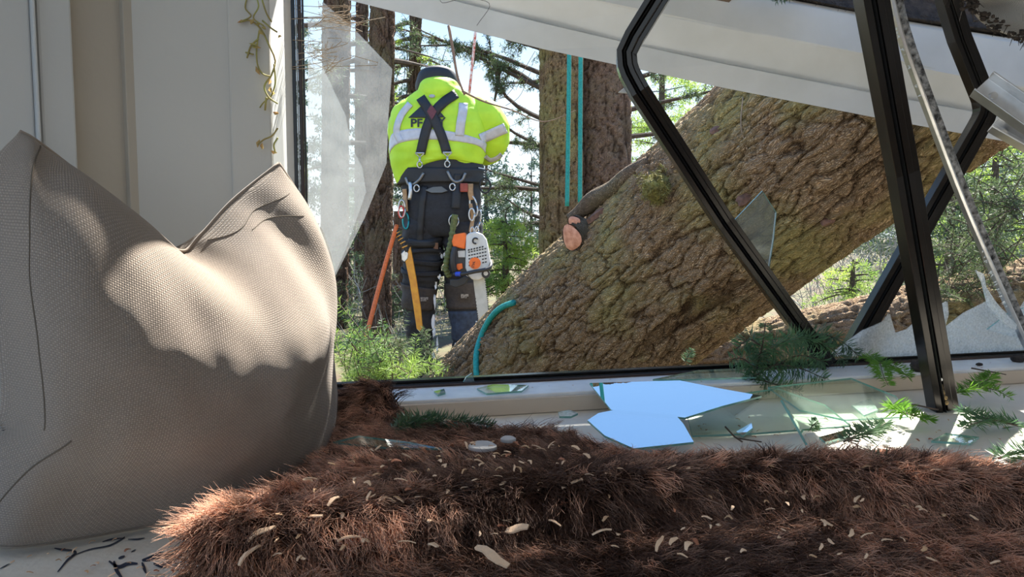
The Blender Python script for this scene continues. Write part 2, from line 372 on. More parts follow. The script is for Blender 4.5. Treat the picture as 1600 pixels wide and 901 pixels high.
G_frost = glass_mat('crazed_glass', (.9, .95, .95), .02, .62, (.85, .87, .88), 260)
G_clear = glass_mat('clear_shard_glass', (.90, .97, .93), .05, .05, (.6, .66, .6), 60)
G_mirror = glass_mat('coated_reflective_glass', (.30, .36, .38), .46, .0)
G_edge = mat('green_glass_edge', (.22, .46, .40), .2, var=.3, scale=60)
def shard(name, pts, mg, parent=None, th=.004, edge=True, back=None):
    """pts: 3-D polygon, th thickness along -normal; body of glass + a part for the green cut edge"""
    pts = [Vector(p) for p in pts]; n = sum(((pts[i] - pts[0]).cross(pts[i + 1] - pts[0]) for i in range(1, len(pts) - 1)), Vector()).normalized()
    m = MB(); m.add(pts, [tuple(range(len(pts)))]); 
    m.add([p - n * th for p in pts], [tuple(range(len(pts)))[::-1]])
    o = m.build(name, mg, parent, fix=False)
    if back: o.data.materials.append(back); o.data.polygons[1].material_index = 1
    if edge:
        e = MB(); k = len(pts); e.add(pts + [p - n * th for p in pts], [(i, i + k, (i + 1) % k + k, (i + 1) % k) for i in range(k)])
        e.build('cut_edge', G_edge, o if parent is None else parent, fix=False)
    return o
def fshard(name, pxs, n, mg, edge=True, th=.004): return shard(name, [on_frame(x, y, n) for x, y in pxs], mg, win, th, edge, G_plain if mg in (G_dust, G_reflhaze) else None)
fshard('glass_pane', [(481, 600), (481, -20), (503, 2), (556, 48), (613, 108), (607, 180), (604, 255), (570, 340), (512, 455), (508, 530), (520, 600)], -.002, G_dust, False)
fshard('glass_pane', [(481, 560), (481, 60), (500, 95), (516, 130), (540, 180), (548, 225), (566, 262), (572, 300), (540, 390), (512, 452), (500, 520)], .008, G_reflhaze, False)  # inner pane added to carry the painted reflection band
fshard('glass_pane', [(1292, 556), (1346, 516), (1378, 502), (1388, 489), (1397, 520), (1416, 514), (1440, 492), (1478, 470), (1480, 490), (1474, 512), (1505, 488), (1545, 468), (1568, 486), (1580, 500), (1600, 470), (1660, 460), (1660, 548), (1400, 556)], -.002, G_frost, False)
fshard('glass_splinter', [(720, 602), (728, 588), (737, 582), (742, 600)], .012, G_clear)

# ------------------------------------------------------------------ unseen board roof added over the seat, gaps set to shape the sun
G0 = P(640, -128, 1.56); G1 = P(1560, 57, 1.68); GD = (G1 - G0).normalized(); GS = V(0, -.80, .60); GS = (GS - GD * GS.dot(GD)).normalized(); GNn = GD.cross(GS).normalized()
M_roof = mat('pale_ceiling_board', (.62, .58, .52), .7, var=.15, scale=4); M_roofd = mat('shade_roof_board', (.16, .11, .075), .85, var=.4, scale=9, bump=.3)
ceil = empty('shade_ceiling', tuple(G0)); ceil['kind'] = 'structure'; ceil['label'] = 'unseen board roof added over the seat to shade it'
def plank(k0, wd, a0, a1, m_):
    m = MB(); j = [random.uniform(-.02, .02) for _ in range(4)]
    q = [G0 + GD * (a0 + j[0]) + GS * k0, G0 + GD * (a1 + j[1]) + GS * k0, G0 + GD * (a1 + j[2]) + GS * (k0 + wd), G0 + GD * (a0 + j[3]) + GS * (k0 + wd)]
    m.prism(q, GNn * .018 * (1 if GNn.z > 0 else -1)); m.build('plank', m_, ceil)
for i in range(5):  # added boards; open lengths let sun onto pillow, jamb and bench
    k0 = .0 + i * .078
    plank(k0, .0765, .255 + .006 * i, .89, M_roofd)
    plank(k0, .0765, 1.56, 2.6, M_roofd)
    if i > 2: plank(k0, .0765, -1.6, .10, M_roofd)
plank(-.078, .0765, .255, .70, M_roofd)
for i in range(12): plank(.392 + i * .125, .123, -1.6, 2.7, M_roof)

# the rest of the room behind the camera, daylight from a wide opening on the left
M_room = mat('room_plaster', (.62, .58, .52), .8, var=.05, scale=3)
def sbox(name, lo, hi, m_=None):
    m = MB(); lo = Vector(lo); hi = Vector(hi); m.box((lo + hi) / 2, hi - lo); o = m.build(name, m_ or M_room); o['kind'] = 'structure'; return o
sbox('wall_rear', (1.2, -2.7, -.45), (3.0, -2.6, 2.3)); sbox('wall_right', (2.75, -2.6, -.45), (2.85, 1.3, 2.3)); sbox('ceiling_flat', (-2.6, -2.6, 2.02), (2.75, .02, 2.1))
wls = sbox('wall_side', (-2.6, -2.6, -.45), (-2.5, -2.2, 2.0))

# ------------------------------------------------------------------ forest floor
gx, gy = np.meshgrid(np.linspace(-30, 30, 140), np.concatenate([np.linspace(1.35, 8, 70), np.linspace(8.3, 60, 60)]))
gz = -.72 + .25 * (fbm(gx * .8, gy * .8, 2) - .47) + .03 * np.clip(gy - 8, 0, 60) * .3 + .08 * (fbm(gx * 5, gy * 5, 4) - .47)
ng = gx.shape[1]
gr = npmesh('ground', np.stack([gx, gy, gz], -1).reshape(-1, 3), gridquads(ng, gx.shape[0], False), mat('forest_floor', (.10, .10, .04), .95, col2=(.09, .055, .03), scale=3.5, bump=.8, bscale=30))
gr['kind'] = 'structure'

# ------------------------------------------------------------------ the fallen trunk
B_fall = bark_mat('fallen_fir_bark', [(.12, .075, .045), (.30, .215, .135), (.40, .30, .20)], (.29, .27, .10), .6, 30, 10, .9)
B_stub = bark_mat('stub_bark', [(.10, .065, .045), (.24, .18, .13), (.33, .27, .20)], (.22, .22, .10), .5, 40, 30, 1.0, False)
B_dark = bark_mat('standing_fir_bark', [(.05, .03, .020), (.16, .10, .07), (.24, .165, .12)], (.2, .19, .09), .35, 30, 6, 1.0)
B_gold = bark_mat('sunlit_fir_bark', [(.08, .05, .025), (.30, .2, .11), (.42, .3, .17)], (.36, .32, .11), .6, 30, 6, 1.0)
B_red = bark_mat('brown_fir_bark', [(.07, .04, .028), (.26, .165, .115), (.37, .255, .185)], (.27, .22, .14), .3, 30, 6, 1.0)
FA = P(572, 812, 4.95); FB = P(1760, -190, 2.15)
log_root = empty('fallen_tree_trunk', tuple(FA))
tag(log_root, 'huge mossy fallen fir trunk slanting up over the house', 'tree trunk')
flog = trunk('bark', FA, FB, .425, .40, B_fall, 500, 940, .042, 2.6, .011, log_root, seed=3.0)
bvh_log = BVHTree.FromPolygons([flog.matrix_basis @ v.co for v in flog.data.vertices], [tuple(p.vertices) for p in flog.data.polygons])
def hit_log(px, py):
    d = ray(px, py).normalized(); h = bvh_log.ray_cast(_c, d); return h[0], h[1]
M_cut = mat('fresh_cut_wood', (.62, .30, .19), .8, col2=(.42, .17, .10), scale=40, bump=.3)
M_moss = mat('green_moss', (.22, .20, .05), .95, col2=(.10, .085, .03), scale=40, bump=.8, bscale=90)
def stub(name, px, py, tip, r, mcap, moss=False):
    p, n = hit_log(px, py)
    if p is None: return
    t = P(*tip); m = MB(); pts = crv([p + (p - t) * .3, p + (t - p) * .5, t], 10)
    m.tube(pts, [r * (1.25 - .03 * k) * (1 + .08 * math.sin(k * 3)) for k in range(10)], 18, False)
    o = m.build(name, B_stub if not moss else M_moss, log_root, True)
    d = (t - p).normalized(); a = d.orthogonal().normalized(); b = d.cross(a)
    c = MB(); rad = r * .98
    ring = [t + (a * math.cos(q) + b * math.sin(q)) * rad * (1 + .1 * math.sin(q * 3)) for q in [2 * math.pi * k / 18 for k in range(18)]]
    ring2 = [t + d * .012 + (q - t) * .55 for q in ring]
    c.add(ring + ring2 + [t + d * .004], [(k, (k + 1) % 18, 18 + (k + 1) % 18, 18 + k) for k in range(18)] + [(18 + k, 18 + (k + 1) % 18, 36) for k in range(18)])
    c.build('cut_face', mcap, o, True)
    return o
stub('branch_stub', 908, 366, (893, 371, 3.1), .056, M_cut)
stub('branch_stub', 908, 345, (897, 347, 3.1), .026, M_cut)
h_, _n = hit_log(1030, 292); m = MB(); m.sphere((0, 0, 0), 1, 26, 18); ax_ = (P(1004, 296, 2.6) - h_).normalized()
m.v = [h_ + ax_ * .03 + (ax_ * v.x * .09 + ax_.orthogonal().normalized() * v.y * .05 + ax_.cross(ax_.orthogonal().normalized()) * v.z * .05) * (1 + .25 * noise.noise(v * 2.5) + .1 * noise.noise(v * 7)) for v in m.v]
mst = m.build('mossy_stub', M_moss, log_root, True)
mo_ = needles([[h_ + ax_ * .0 + rv(.02), h_ + ax_ * .04 + rv(.028), h_ + ax_ * .10 + rv(.022)] for _q in range(40)], M_moss, 'moss_fuzz', mst, .03, .003, 500, .8)
p0, _n = hit_log(1000, 268); p1, _n = hit_log(905, 350)
m = MB(); ridge = crv([P(1012, 250, 2.95), P(985, 272, 3.0), P(950, 300, 3.08), P(918, 322, 3.14), P(890, 342, 3.2)], 30)
m.tube(ridge, [.022 + .014 * math.sin(math.pi * k / 29) for k in range(30)], 14); m.v = [v + Vector(noise.noise_vector(v * 9)) * .012 for v in m.v]; m.build('bark_ridge', B_stub, log_root, True)
# small scars where the bark is torn off
for px, py, w_, h_ in [(1118, 204, 12, 7), (1163, 310, 16, 9), (1290, 345, 10, 8), (935, 332, 22, 8)]:
    p, n = hit_log(px, py)
    if p is None: continue
    a = (P(px + 10, py - 7, p.y) - P(px, py, p.y)).normalized(); b = n.cross(a).normalized(); m = MB()
    k = 10; rr_ = [(.7 + .5 * random.random()) for _ in range(k)]; sc_ = p.y / F
    ring = [p + n * .004 + (a * math.cos(q) * w_ + b * math.sin(q) * h_) * rr_[i] * sc_ for i, q in enumerate([2 * math.pi * j / k for j in range(k)])]
    m.add(ring + [p + n * .012] + [r - n * .02 for r in ring], [(i, (i + 1) % k, k) for i in range(k)] + [(i, (i + 1) % k, k + 1 + (i + 1) % k, k + 1 + i) for i in range(k)])
    m.build('bark_scar', mat('red_inner_bark', (.17, .085, .055), .8, var=.5, scale=60), log_root)
# second log, lower right
sl_root = empty('fallen_log', tuple(P(1050, 600, 3.9)))
tag(sl_root, 'smaller fallen log lying low behind the big trunk at right', 'log')
trunk('bark', P(960, 600, 4.3), P(1800, 425, 3.9), .17, .22, B_fall, 120, 420, .06, 2.5, .012, sl_root, seed=9.0)

# ------------------------------------------------------------------ white gutter torn down across the window
gut = MB(); xs = [380, 520, 640, 760, 850, 1000, 1130, 1250, 1380, 1470, 1560, 1640, 1760]
def ip(x, t): return float(np.interp(x, [q[0] for q in t], [q[1] for q in t]))
tB = [(380, -50), (520, -6), (640, 24), (850, 77), (1000, 109), (1130, 137), (1380, 186), (1560, 219), (1760, 256)]
tL = [(380, -95), (520, -49), (640, -16), (850, 37), (1000, 72), (1130, 100), (1380, 149), (1560, 182), (1760, 218)]
tF = [(380, -150), (640, -74), (850, -18), (1000, 16), (1130, 42), (1380, 91), (1560, 130), (1760, 168)]
tT = [(380, -205), (640, -128), (850, -76), (1000, -42), (1130, -20), (1380, 27), (1560, 57), (1760, 88)]
secs = []
for x in xs:
    Y = 1.62 + (x - 380) / 1380 * .16; wob = .004 * math.sin(x * .02)
    s = [P(x, ip(x, tB), Y + .05), P(x, ip(x, tB), Y), P(x, ip(x, tL), Y - .006 + wob), P(x, ip(x, tL) - 1.5, Y + .004), P(x, ip(x, tF) + 2, Y - .045 + wob), P(x, ip(x, tF) - 2, Y - .048), P(x, ip(x, tT) + 6, Y - .046), P(x, ip(x, tT), Y - .040), P(x, ip(x, tT) - 3, Y + .03)]
    secs.append(s)
nS = len(secs[0]); gut.add([p for s in secs for p in s], [(i * nS + k, i * nS + k + 1, (i + 1) * nS + k + 1, (i + 1) * nS + k) for i in range(len(xs) - 1) for k in range(nS - 1)])
go = gut.build('roof_gutter', M_white); sm = go.modifiers.new('thick', 'SOLIDIFY'); sm.thickness = .003; sm.offset = -1
tag(go, 'long white metal gutter fallen diagonally across the window', 'gutter')
m = MB(); m.tube(crv([P(745, 40, 1.60), P(765, 6, 1.60), P(725, -2, 1.6), P(690, 4, 1.60), P(690, -20, 1.6)], 20), .0007, 5)
tag(m.build('loose_wire', mat('grey_wire', (.12, .11, .1), .5)), 'thin grey wire curling over the gutter', 'wire')
# roof boards above it at the right, dark underside
rb = MB()
rb.prism([P(1160, -22, 1.66), P(1345, 16, 1.68), P(1492, 40, 1.70), P(1660, 62, 1.72), P(1660, -70, 1.78), P(1160, -75, 1.72)], (0, .12, .0))
o = rb.build('roof_board', M_dirt); tag(o, 'dark splintered roof board above the white gutter', 'board')
fm = MB()
for k in range(110):
    x = random.uniform(1180, 1500); y = ip(x, [(1160, -22), (1345, 16), (1492, 40), (1660, 62)]); q = P(x, y - random.uniform(0, 10), 1.655)
    fm.tube([q, q + V(random.uniform(-.012, .012), -.005, -random.uniform(.003, .018))], [.0008, .0003], 3, False)
fm.build('torn_fibres', M_dirt, o)
# torn screen hanging in the top right corner
M_mesh = bpy.data.materials.new('soffit_screen'); M_mesh.use_nodes = True
n = M_mesh.node_tree.nodes; L = M_mesh.node_tree.links; b = n['Principled BSDF']; b.inputs['Roughness'].default_value = .8
tc = n.new('ShaderNodeTexCoord'); wa = n.new('ShaderNodeTexWave'); wa.inputs['Scale'].default_value = 210; wa.bands_direction = 'X'
L.new(tc.outputs['Object'], wa.inputs[0]); r_ = ramp(n, [(.3, (.09, .075, .06)), (.6, (.46, .43, .38))]); L.new(wa.outputs['Fac'], r_.inputs[0]); L.new(r_.outputs[0], b.inputs['Base Color'])
def scr(u, v):
    top = Vector(P(1450 + 230 * u, -60 - 10 * u, 1.22)); bot = Vector(P(1462 + 190 * u, 2 + 100 * u - 10 * math.sin(u * 5), 1.2))
    q = top.lerp(bot, v); q.y += .02 * math.sin(u * 9 + v * 4) + .012 * math.sin(v * 11); return q
sm_ = MB(); sm_.grid(scr, 26, 16); so_ = sm_.build('torn_screen', M_mesh, smooth=True); s2 = so_.modifiers.new('t', 'SOLIDIFY'); s2.thickness = .004
tag(so_, 'dirty torn soffit screen hanging in the upper right corner', 'screen')
dm = MB()
for k in range(160):
    u = random.random(); q = scr(u, 1) + V(random.gauss(0, .004), random.gauss(-.004, .004), random.gauss(.004, .006)); dm.sphere(q, (random.uniform(.002, .006), .003, random.uniform(.001, .004)), 6, 4)
    if k % 3 == 0: dm.tube([q, q + V(random.uniform(-.01, .02), 0, -random.uniform(.005, .02))], [.001, .0004], 3, False)
dm.build('dirt_edge', M_dirt, so_)['kind'] = 'stuff'

# ------------------------------------------------------------------ bent sash frames
def bar(name, label, pts, wdt, dep, side, mt=None, gasket=True, cat='window frame'):
    h = wdt / 2; pr = [(-dep / 2, -h), (-dep / 2, -h * .45), (-dep / 2 + .006, -h * .40), (-dep / 2 + .006, -h * .1), (-dep / 2 + .001, -h * .05), (-dep / 2 + .001, h * .45), (-dep / 2 + .005, h * .5), (-dep / 2 + .005, h), (dep / 2, h), (dep / 2, -h)]
    m = MB(); m.sweep(pts, pr, side); o = m.build(name, mt or M_bronze, bevel=.0008); tag(o, label, cat, 'bent pieces of the window frame')
    if gasket:
        g = MB(); g.sweep([Vector(p) for p in pts], [(-dep / 2 + .0045, -h * .36), (-dep / 2 - .002, -h * .25), (-dep / 2 + .0045, -h * .14)], side); g.build('gasket', M_rubber, o)
    return o
SD_ = V(0, 1, 0)
bot = on_frame(1290, 566, .03)
bar('bent_bar', 'bent dark sash frame with a sharp elbow before the fallen trunk', crv([P(1150, -200, 1.1), P(1058, -50, 1.12), P(1024, 5, 1.13), P(991, 58, 1.14)], 6) + crv([P(979, 82, 1.145), P(981, 108, 1.148), P(998, 142, 1.15)], 6) + [P(1130, 345, 1.22), bot], .030, .034, V(.1, 1, 0))
foot = Pz(1474, 641, .0)
ob = bar('leaning_bar', 'dark straight sash stile leaning across the front, foot on bench', [P(1312, -280, .93), P(1352, -60, .98), P(1412, 270, 1.05), foot + V(0, 0, .004)], .036, .03, V(.05, 1, 0))
hm = MB()
for (x, y, r) in [(1471, 593, .0022)]:
    q = P(x, y, foot.y - .02); hm.tube([q, q + V(0, .006, 0)], r, 10)
hm.build('screw_hole', mat('bare_metal_dot', (.8, .8, .78), .4), ob)
hm = MB()
for (x, y, r) in [(1473, 603, .004), (1475, 612, .0045), (1477, 621, .004), (1479, 629, .0035)]: hm.sphere(P(x, y, foot.y - .016), (r, .0015, r), 8, 5)
hm.build('rust_patch', mat('yellow_corrosion', (.35, .24, .09), .8, col2=(.05, .04, .03), scale=300), ob)
bar('bent_bar', 'dark bent sash frame behind the leaning stile', [P(1405, -250, 1.38), P(1470, -40, 1.40), P(1500, 60, 1.42), P(1538, 155, 1.44)] + crv([P(1540, 168, 1.44), P(1539, 180, 1.44), P(1532, 194, 1.44)], 4) + [on_frame(1332, 545, -.02)], .034, .03, V(.1, 1, 0))
# silver strip with crazed glass clinging to it
sp = crv([P(1340, -240, 1.13), P(1392, -30, 1.16), P(1415, 60, 1.18), P(1462, 190, 1.22), P(1510, 315, 1.26), P(1560, 430, 1.30), P(1612, 545, 1.33)], 30)
m = MB(); m.sweep(sp, [(-.006, -.010), (-.008, -.006), (-.006, -.003), (.006, -.003), (.006, -.010)], V(0, 1, 0)); so2 = m.build('glazing_strip', M_alu, bevel=.0005); tag(so2, 'thin silver glazing strip with crushed glass beside the dark stile', 'window frame', 'bent pieces of the window frame')
m = MB(); m.sweep(sp, [(-.004, -.003), (-.006, .008), (-.003, .010), (.003, .010), (.004, -.003)], V(0, 1, 0)); m.build('crushed_edge', mat('crushed_black_film', (.30, .30, .30), .3, col2=(.012, .012, .012), scale=110, bump=.8, bscale=160, metal=.3), so2)
m = MB()
for k in range(60):
    i = random.choice([random.randint(6, 12), random.randint(22, 28)]); q = sp[i].lerp(sp[i + 1], random.random()) + V(-.008, -.004, 0); d = V(-random.uniform(.003, .012), random.uniform(-.003, .003), random.uniform(-.008, .004)); e = d.cross(V(0, 1, 0)).normalized() * .002
    m.add([q + e, q + d, q - e, q + V(0, .001, 0)], [(0, 1, 3), (1, 2, 3), (0, 3, 2), (0, 2, 1)])
m.build('glass_crumbs', glass_mat('crumb_glass', (.9, .95, .95), .1, .6, (.9, .92, .92), 200), so2)['kind'] = 'stuff'
m = MB(); m.add([P(x, y, 1.30) + V(0, .004 * math.sin(x * .4), 0) for x, y in [(1522, 422), (1534, 428), (1542, 450), (1556, 472), (1574, 492), (1590, 508), (1582, 516), (1566, 505), (1552, 492), (1544, 476), (1538, 456), (1532, 440)]], [tuple(range(12))])
f_ = m.build('crazed_flake', G_frost, so2); f_.modifiers.new('t', 'SOLIDIFY').thickness = .002
shard_o = shard('glass_shard', [P(1541, 514, 1.34), P(1575, 488, 1.34), P(1600, 480, 1.33), P(1660, 500, 1.33), P(1640, 530, 1.33), P(1580, 526, 1.34)], G_frost)
tag(shard_o, 'crazed pale glass shard caught under the silver strip', 'glass shard')
shard_o = shard('glass_shard', [P(1146, 344, 1.235), P(1190, 298, 1.238), P(1212, 332, 1.24), P(1208, 372, 1.242), P(1200, 426, 1.245), P(1192, 412, 1.244)], glass_mat('grey_shard_glass', (.72, .78, .76), .05, .10, (.55, .58, .58), 60))
tag(shard_o, 'upright clear shard held by the elbowed sash frame', 'glass shard')
m = MB(); m.tube([P(1212, 332, 1.239), P(1208, 372, 1.241), P(1199, 426, 1.244)], .0011, 5); m.build('bright_edge', mat('pale_blue_edge', (.75, .82, .95), .2), shard_o)
# aluminium rails at the right edge
def rail(pts, wd, label):
    m = MB(); m.sweep(pts, [(-.024, -wd), (-.024, -wd + .0028), (-.002, -wd + .0028), (-.002, wd - .0028), (-.024, wd - .0028), (-.024, wd), (.001, wd), (.001, -wd)], V(0, 1, 0)); o = m.build('aluminium_rail', M_alu, bevel=.0006)
    tag(o, label, 'rail', 'loose aluminium rails')
    q = Vector(pts[0]).lerp(Vector(pts[-1]), .16) + V(0, -.006, 0); s = MB(); s.tube([q, q + V(0, .008, 0)], .006, 12); s.build('rivet', M_alu, o)
rail([P(1530, 136, 1.22), P(1660, 228, 1.16)], .021, 'upper aluminium channel rail jutting in from the right edge')
rail([P(1548, 198, 1.26), P(1660, 262, 1.22)], .010, 'lower thin aluminium rail jutting in from the right edge')

# ------------------------------------------------------------------ trees outside
M_needle = mat('fir_needles', (.13, .175, .07), .6, col2=(.06, .10, .045), scale=2.5, trans=.35)
M_needle_y = mat('yellow_green_needles', (.40, .52, .09), .6, col2=(.19, .30, .07), scale=3, trans=.5)
M_needle_b = mat('bluish_needles', (.09, .14, .10), .6, col2=(.05, .09, .065), scale=2.5, trans=.3)
M_twig = mat('twig_bark', (.10, .07, .05), .9, var=.5, scale=40)
M_grey = mat('grey_twig', (.34, .32, .28), .9, var=.4, scale=10)
def limb(start, d, L_, sag=.15, n=7, jit=.05):
    pts = [Vector(start)]; d = Vector(d).normalized()
    for k in range(n):
        d = (d + V(0, 0, -sag / n) + rv(jit)).normalized(); pts.append(pts[-1] + d * L_ / n)
    return pts
def boughs(limbs, twn, twl, tw2=5, droop=.35):
    """side twigs on limbs -> list of twig polylines"""
    out = []
    for pl in limbs:
        L_ = sum((pl[i + 1] - pl[i]).length for i in range(len(pl) - 1))
        for k in range(max(2, int(L_ * twn))):
            t = random.uniform(.15, 1) * (len(pl) - 1.001); i = int(t); p = pl[i].lerp(pl[i + 1], t - i); d = (pl[i + 1] - pl[i]).normalized()
            s = d.cross(V(0, 0, 1)).normalized() * random.choice((-1, 1)); s = (s + d * random.uniform(.3, 1) + V(0, 0, random.uniform(-droop, .15))).normalized()
            tl_ = twl * random.uniform(.4, 1.1); a = limb(p, s, tl_, droop * .8, 4, .08); out.append(a)
            for q in range(tw2):
                j = random.randint(1, 3); e = (a[j + 1] - a[j]).normalized(); s2 = (e + rv(.6)).normalized(); out.append(limb(a[j], s2, tl_ * random.uniform(.25, .5), .1, 3, .06))
    return out
def tree(name, label, pa, pb, ra, rb, mb, limbs=(), mn=None, twn=7, twl=.5, per=90, nl=.05, nw=.006, group='standing trees', nu=90, nv=320, tw2=4, flare=0., limb_r=.03, cell=.05, seed=1.0):
    root = empty(name, tuple(pa)); tag(root, label, 'tree', group)
    trunk('trunk', pa, pb, ra, rb, mb, nu, nv, cell, 3.2, .012, root, seed=seed, flare=flare)
    if limbs:
        m = MB()
        for pl in limbs: m.tube(pl, [limb_r * (1 - .8 * k / (len(pl) - 1)) for k in range(len(pl))], 6)
        tw = boughs(limbs, twn, twl, tw2)
        for pl in tw: m.tube(pl, [.006 * (1 - .7 * k / (len(pl) - 1)) for k in range(len(pl))], 3, False)
        m.build('branches', M_twig, root)['kind'] = 'stuff'
        needles(tw, mn or M_needle, 'foliage', root, nl, nw, per, .75)
    return root
def up(px, y0, y1, Y, dx=0): 
    a = P(px, y0, Y); b = P(px + dx, y1, Y); b.y = a.y; return a, b
a, b = up(877, 470, -120, 7.4); tree('fir_tree', 'tall golden-barked fir trunk with two teal ropes before it', a, b, .215, .205, B_gold, seed=2.2)
a, b = up(943, 470, -120, 7.7); tree('fir_tree', 'brown fir trunk standing just right of the teal ropes', a, b, .275, .26, B_red, seed=4.1)
a, b = up(588, 560, -60, 6.6, 11); tree('fir_tree', 'dark fir trunk rising just left of the climber', a, b, .125, .10, B_dark, [limb(P(578, 85, 6.6), (-.9, .2, -.5), .5, -.9, 6, .02), limb(P(610, 95, 6.6), (1, .3, .1), .35, .2)], twn=1, seed=5.5)
a, b = up(521, 560, -60, 7.6, 6); tree('fir_tree', 'dark trunk behind the dusty pane near the window jamb', a, b, .14, .13, B_dark, [limb(P(522, y, 7.6), (s, -.1, .1), 1.0, .4) for y, s in [(70, 1), (40, -1), (150, 1), (225, 1), (290, .8), (350, 1)]], M_needle, per=120, nl=.045, seed=6.5)
a, b = up(563, 560, -40, 10.5, 3); tree('fir_tree', 'thin far trunk behind the dusty glass', a, b, .09, .08, B_dark, [limb(P(563, y, 10.5), (s, -.1, .1), 1.1, .4) for y, s in [(30, -1), (110, -1), (180, 1), (260, -1), (310, 1), (390, -1), (440, 1)]], M_needle, per=110, nl=.06, nw=.009, seed=7.5)
a, b = up(637, 500, -20, 10.0, 14); tree('mossy_tree', 'slim trunk with bright moss and yellow-green foliage above the climber', a, b, .085, .07, B_dark, [limb(P(642, y, 9.95), (s * .5, -.3, -.1), .55, .5) for y, s in [(35, -1), (60, -1), (85, 1), (100, -1), (125, -1), (150, -1), (170, -1), (190, 1), (205, -1)]], M_needle_y, twn=10, twl=.22, per=220, nl=.05, nw=.012, seed=8.5)
a, b = up(626, 560, 330, 8.6, 2); tree('fir_tree', 'reddish trunk glimpsed between the orange rope and the climber', a, b, .10, .09, B_red, seed=3.7)
# pine behind the double trunk: long limbs left and right
pb0, pb1 = up(915, 480, -160, 10.2)
lm = []
for (x, y), (dx, dz), L_ in [((880, 130), (-1, .55), 2.0), ((880, 165), (-1, .75), 2.6), ((880, 300), (-1, .22), 1.7), ((880, 235), (-1, .40), 1.6), ((880, 60), (-1, .3), 1.6), ((880, 20), (-1, .15), 1.9), ((880, 380), (-1, -.05), 1.1), ((880, 350), (-1, .15), 1.4), ((970, 175), (1, .2), 1.5), ((970, 215), (1, .1), 1.6), ((970, 260), (1, .12), 1.3), ((970, 130), (1, .3), 1.7), ((970, 300), (1, 0), 1.0), ((880, 95), (-1, .95), 1.8)]:
    lm.append(limb(P(x, y, 9.6), (dx, -.25, dz), L_, .35, 8, .07))
lm += [crv([P(x, y, 9.4) for x, y in q], 9) for q in ([(880, 155), (845, 138), (780, 106), (720, 76), (650, 44)], [(880, 298), (850, 291), (800, 277), (752, 262)], [(880, 200), (830, 178), (790, 150), (770, 100), (765, 60)], [(880, 240), (840, 225), (800, 205), (765, 175)], [(880, 90), (840, 75), (790, 62)], [(870, 345), (830, 335), (790, 310)], [(780, 106), (776, 140), (770, 170)], [(880, 120), (830, 128), (790, 130)])]
tree('pine_tree', 'pine with long airy limbs spreading behind the roped trunks', pb0, pb1, .22, .2, B_dark, lm, M_needle, 8, .40, 105, .065, .008, tw2=6, limb_r=.035, seed=9.9)
# background conifers at the right
def conifer(px, ybase, ytop, Y, rad, label, mn, per=80, group='background conifers', tiers=22, nl=.06, nw=.010, hue=None, tw=.5):
    base = P(px, ybase, Y); topz = P(px, ytop, Y).z; h = topz - base.z; root = empty('conifer', tuple(base)); tag(root, label, 'tree', group)
    m = MB(); m.tube([base + V(0, 0, -.1), V(base.x, base.y, topz)], [.05 + .012 * h, .008], 8); m.build('trunk', M_twig, root)
    lm = []
    for k in range(tiers):
        t = (k + random.random()) / tiers; z = base.z + h * (.06 + .9 * t); r = rad * (1 - t * .85) * random.uniform(.7, 1.1)
        for j in range(3):
            q = random.uniform(0, 6.28); lm.append(limb((base.x, base.y, z), (math.cos(q), math.sin(q), random.uniform(-.1, .3)), r, .35, 5, .06))
    mm = MB()
    for pl in lm: mm.tube(pl, [.012 * (1 - .8 * k / (len(pl) - 1)) for k in range(len(pl))], 4, False)
    mm.build('branches', M_twig, root)['kind'] = 'stuff'
    needles(boughs(lm, 6, tw * rad, 3) + lm, mn, 'foliage', root, nl, nw, per, .7); return root
conifer(1545, 470, 150, 7.0, 1.15, 'bright young fir behind the rails at the right edge', M_needle_y, 85, tiers=20)
conifer(1625, 480, 60, 8.5, 1.5, 'dense dark fir at the far right edge', M_needle_b, 80, tiers=24)
conifer(1480, 490, 250, 6.2, .7, 'small fir between the crossed sash frames', M_needle, 110, tiers=16)
conifer(1440, 440, 40, 16, 1.8, 'pale distant fir behind the crossed sash frames', M_needle, 45, nl=.1, nw=.02)
conifer(790, 470, 335, 8.2, .62, 'sunlit bushy young fir beside the chainsaw', M_needle_y, 120, tiers=16)
conifer(700, 560, 300, 9.2, .9, 'dark young fir behind the climber legs', M_needle, 80, tiers=18)
conifer(545, 560, 250, 12, 1.3, 'grey-green fir in the gap beside the pillow', M_needle, 55, nl=.08, nw=.014)
conifer(1330, 500, 405, 5.6, .5, 'little green fir growing under the big trunk', M_needle_y, 120, tiers=9, nl=.04, nw=.006)
conifer(1030, 420, -80, 14, 1.6, 'fir showing between brown trunk and elbowed frame', M_needle_y, 50, nl=.09, nw=.016)
for (x, Y, h, lab) in [(470, 7.0, 330, 'low fir sapling beyond the dusty pane'), (548, 9.0, 380, 'low fir sapling between the dark trunks'), (612, 7.6, 430, 'low fir sapling right of the dark fir trunk'), (430, 10.0, 250, 'young fir hidden past the window jamb')]:
    conifer(x, 540, h, Y, .7, lab, M_needle, 80, 'saplings on the forest floor', 12, .05, .009)
FAR = ['right of the climber', 'seen beside the golden trunk', 'above the climber shoulder', 'behind the dusty glass', 'under the big trunk, left', 'under the big trunk, right', 'beyond the silver strip', 'by the window jamb', 'at the right picture edge']
for k, (x, Y, t) in enumerate([(760, 24, 180), (830, 30, 240), (640, 26, 60), (560, 30, 120), (1280, 28, 300), (1360, 34, 260), (1560, 30, 80), (480, 24, 20), (1650, 26, 60)]):
    conifer(x, 430, t, Y, 1.9, 'hazy distant conifer ' + FAR[k], M_needle_b, 16, 'distant conifers', 16, .18, .05)
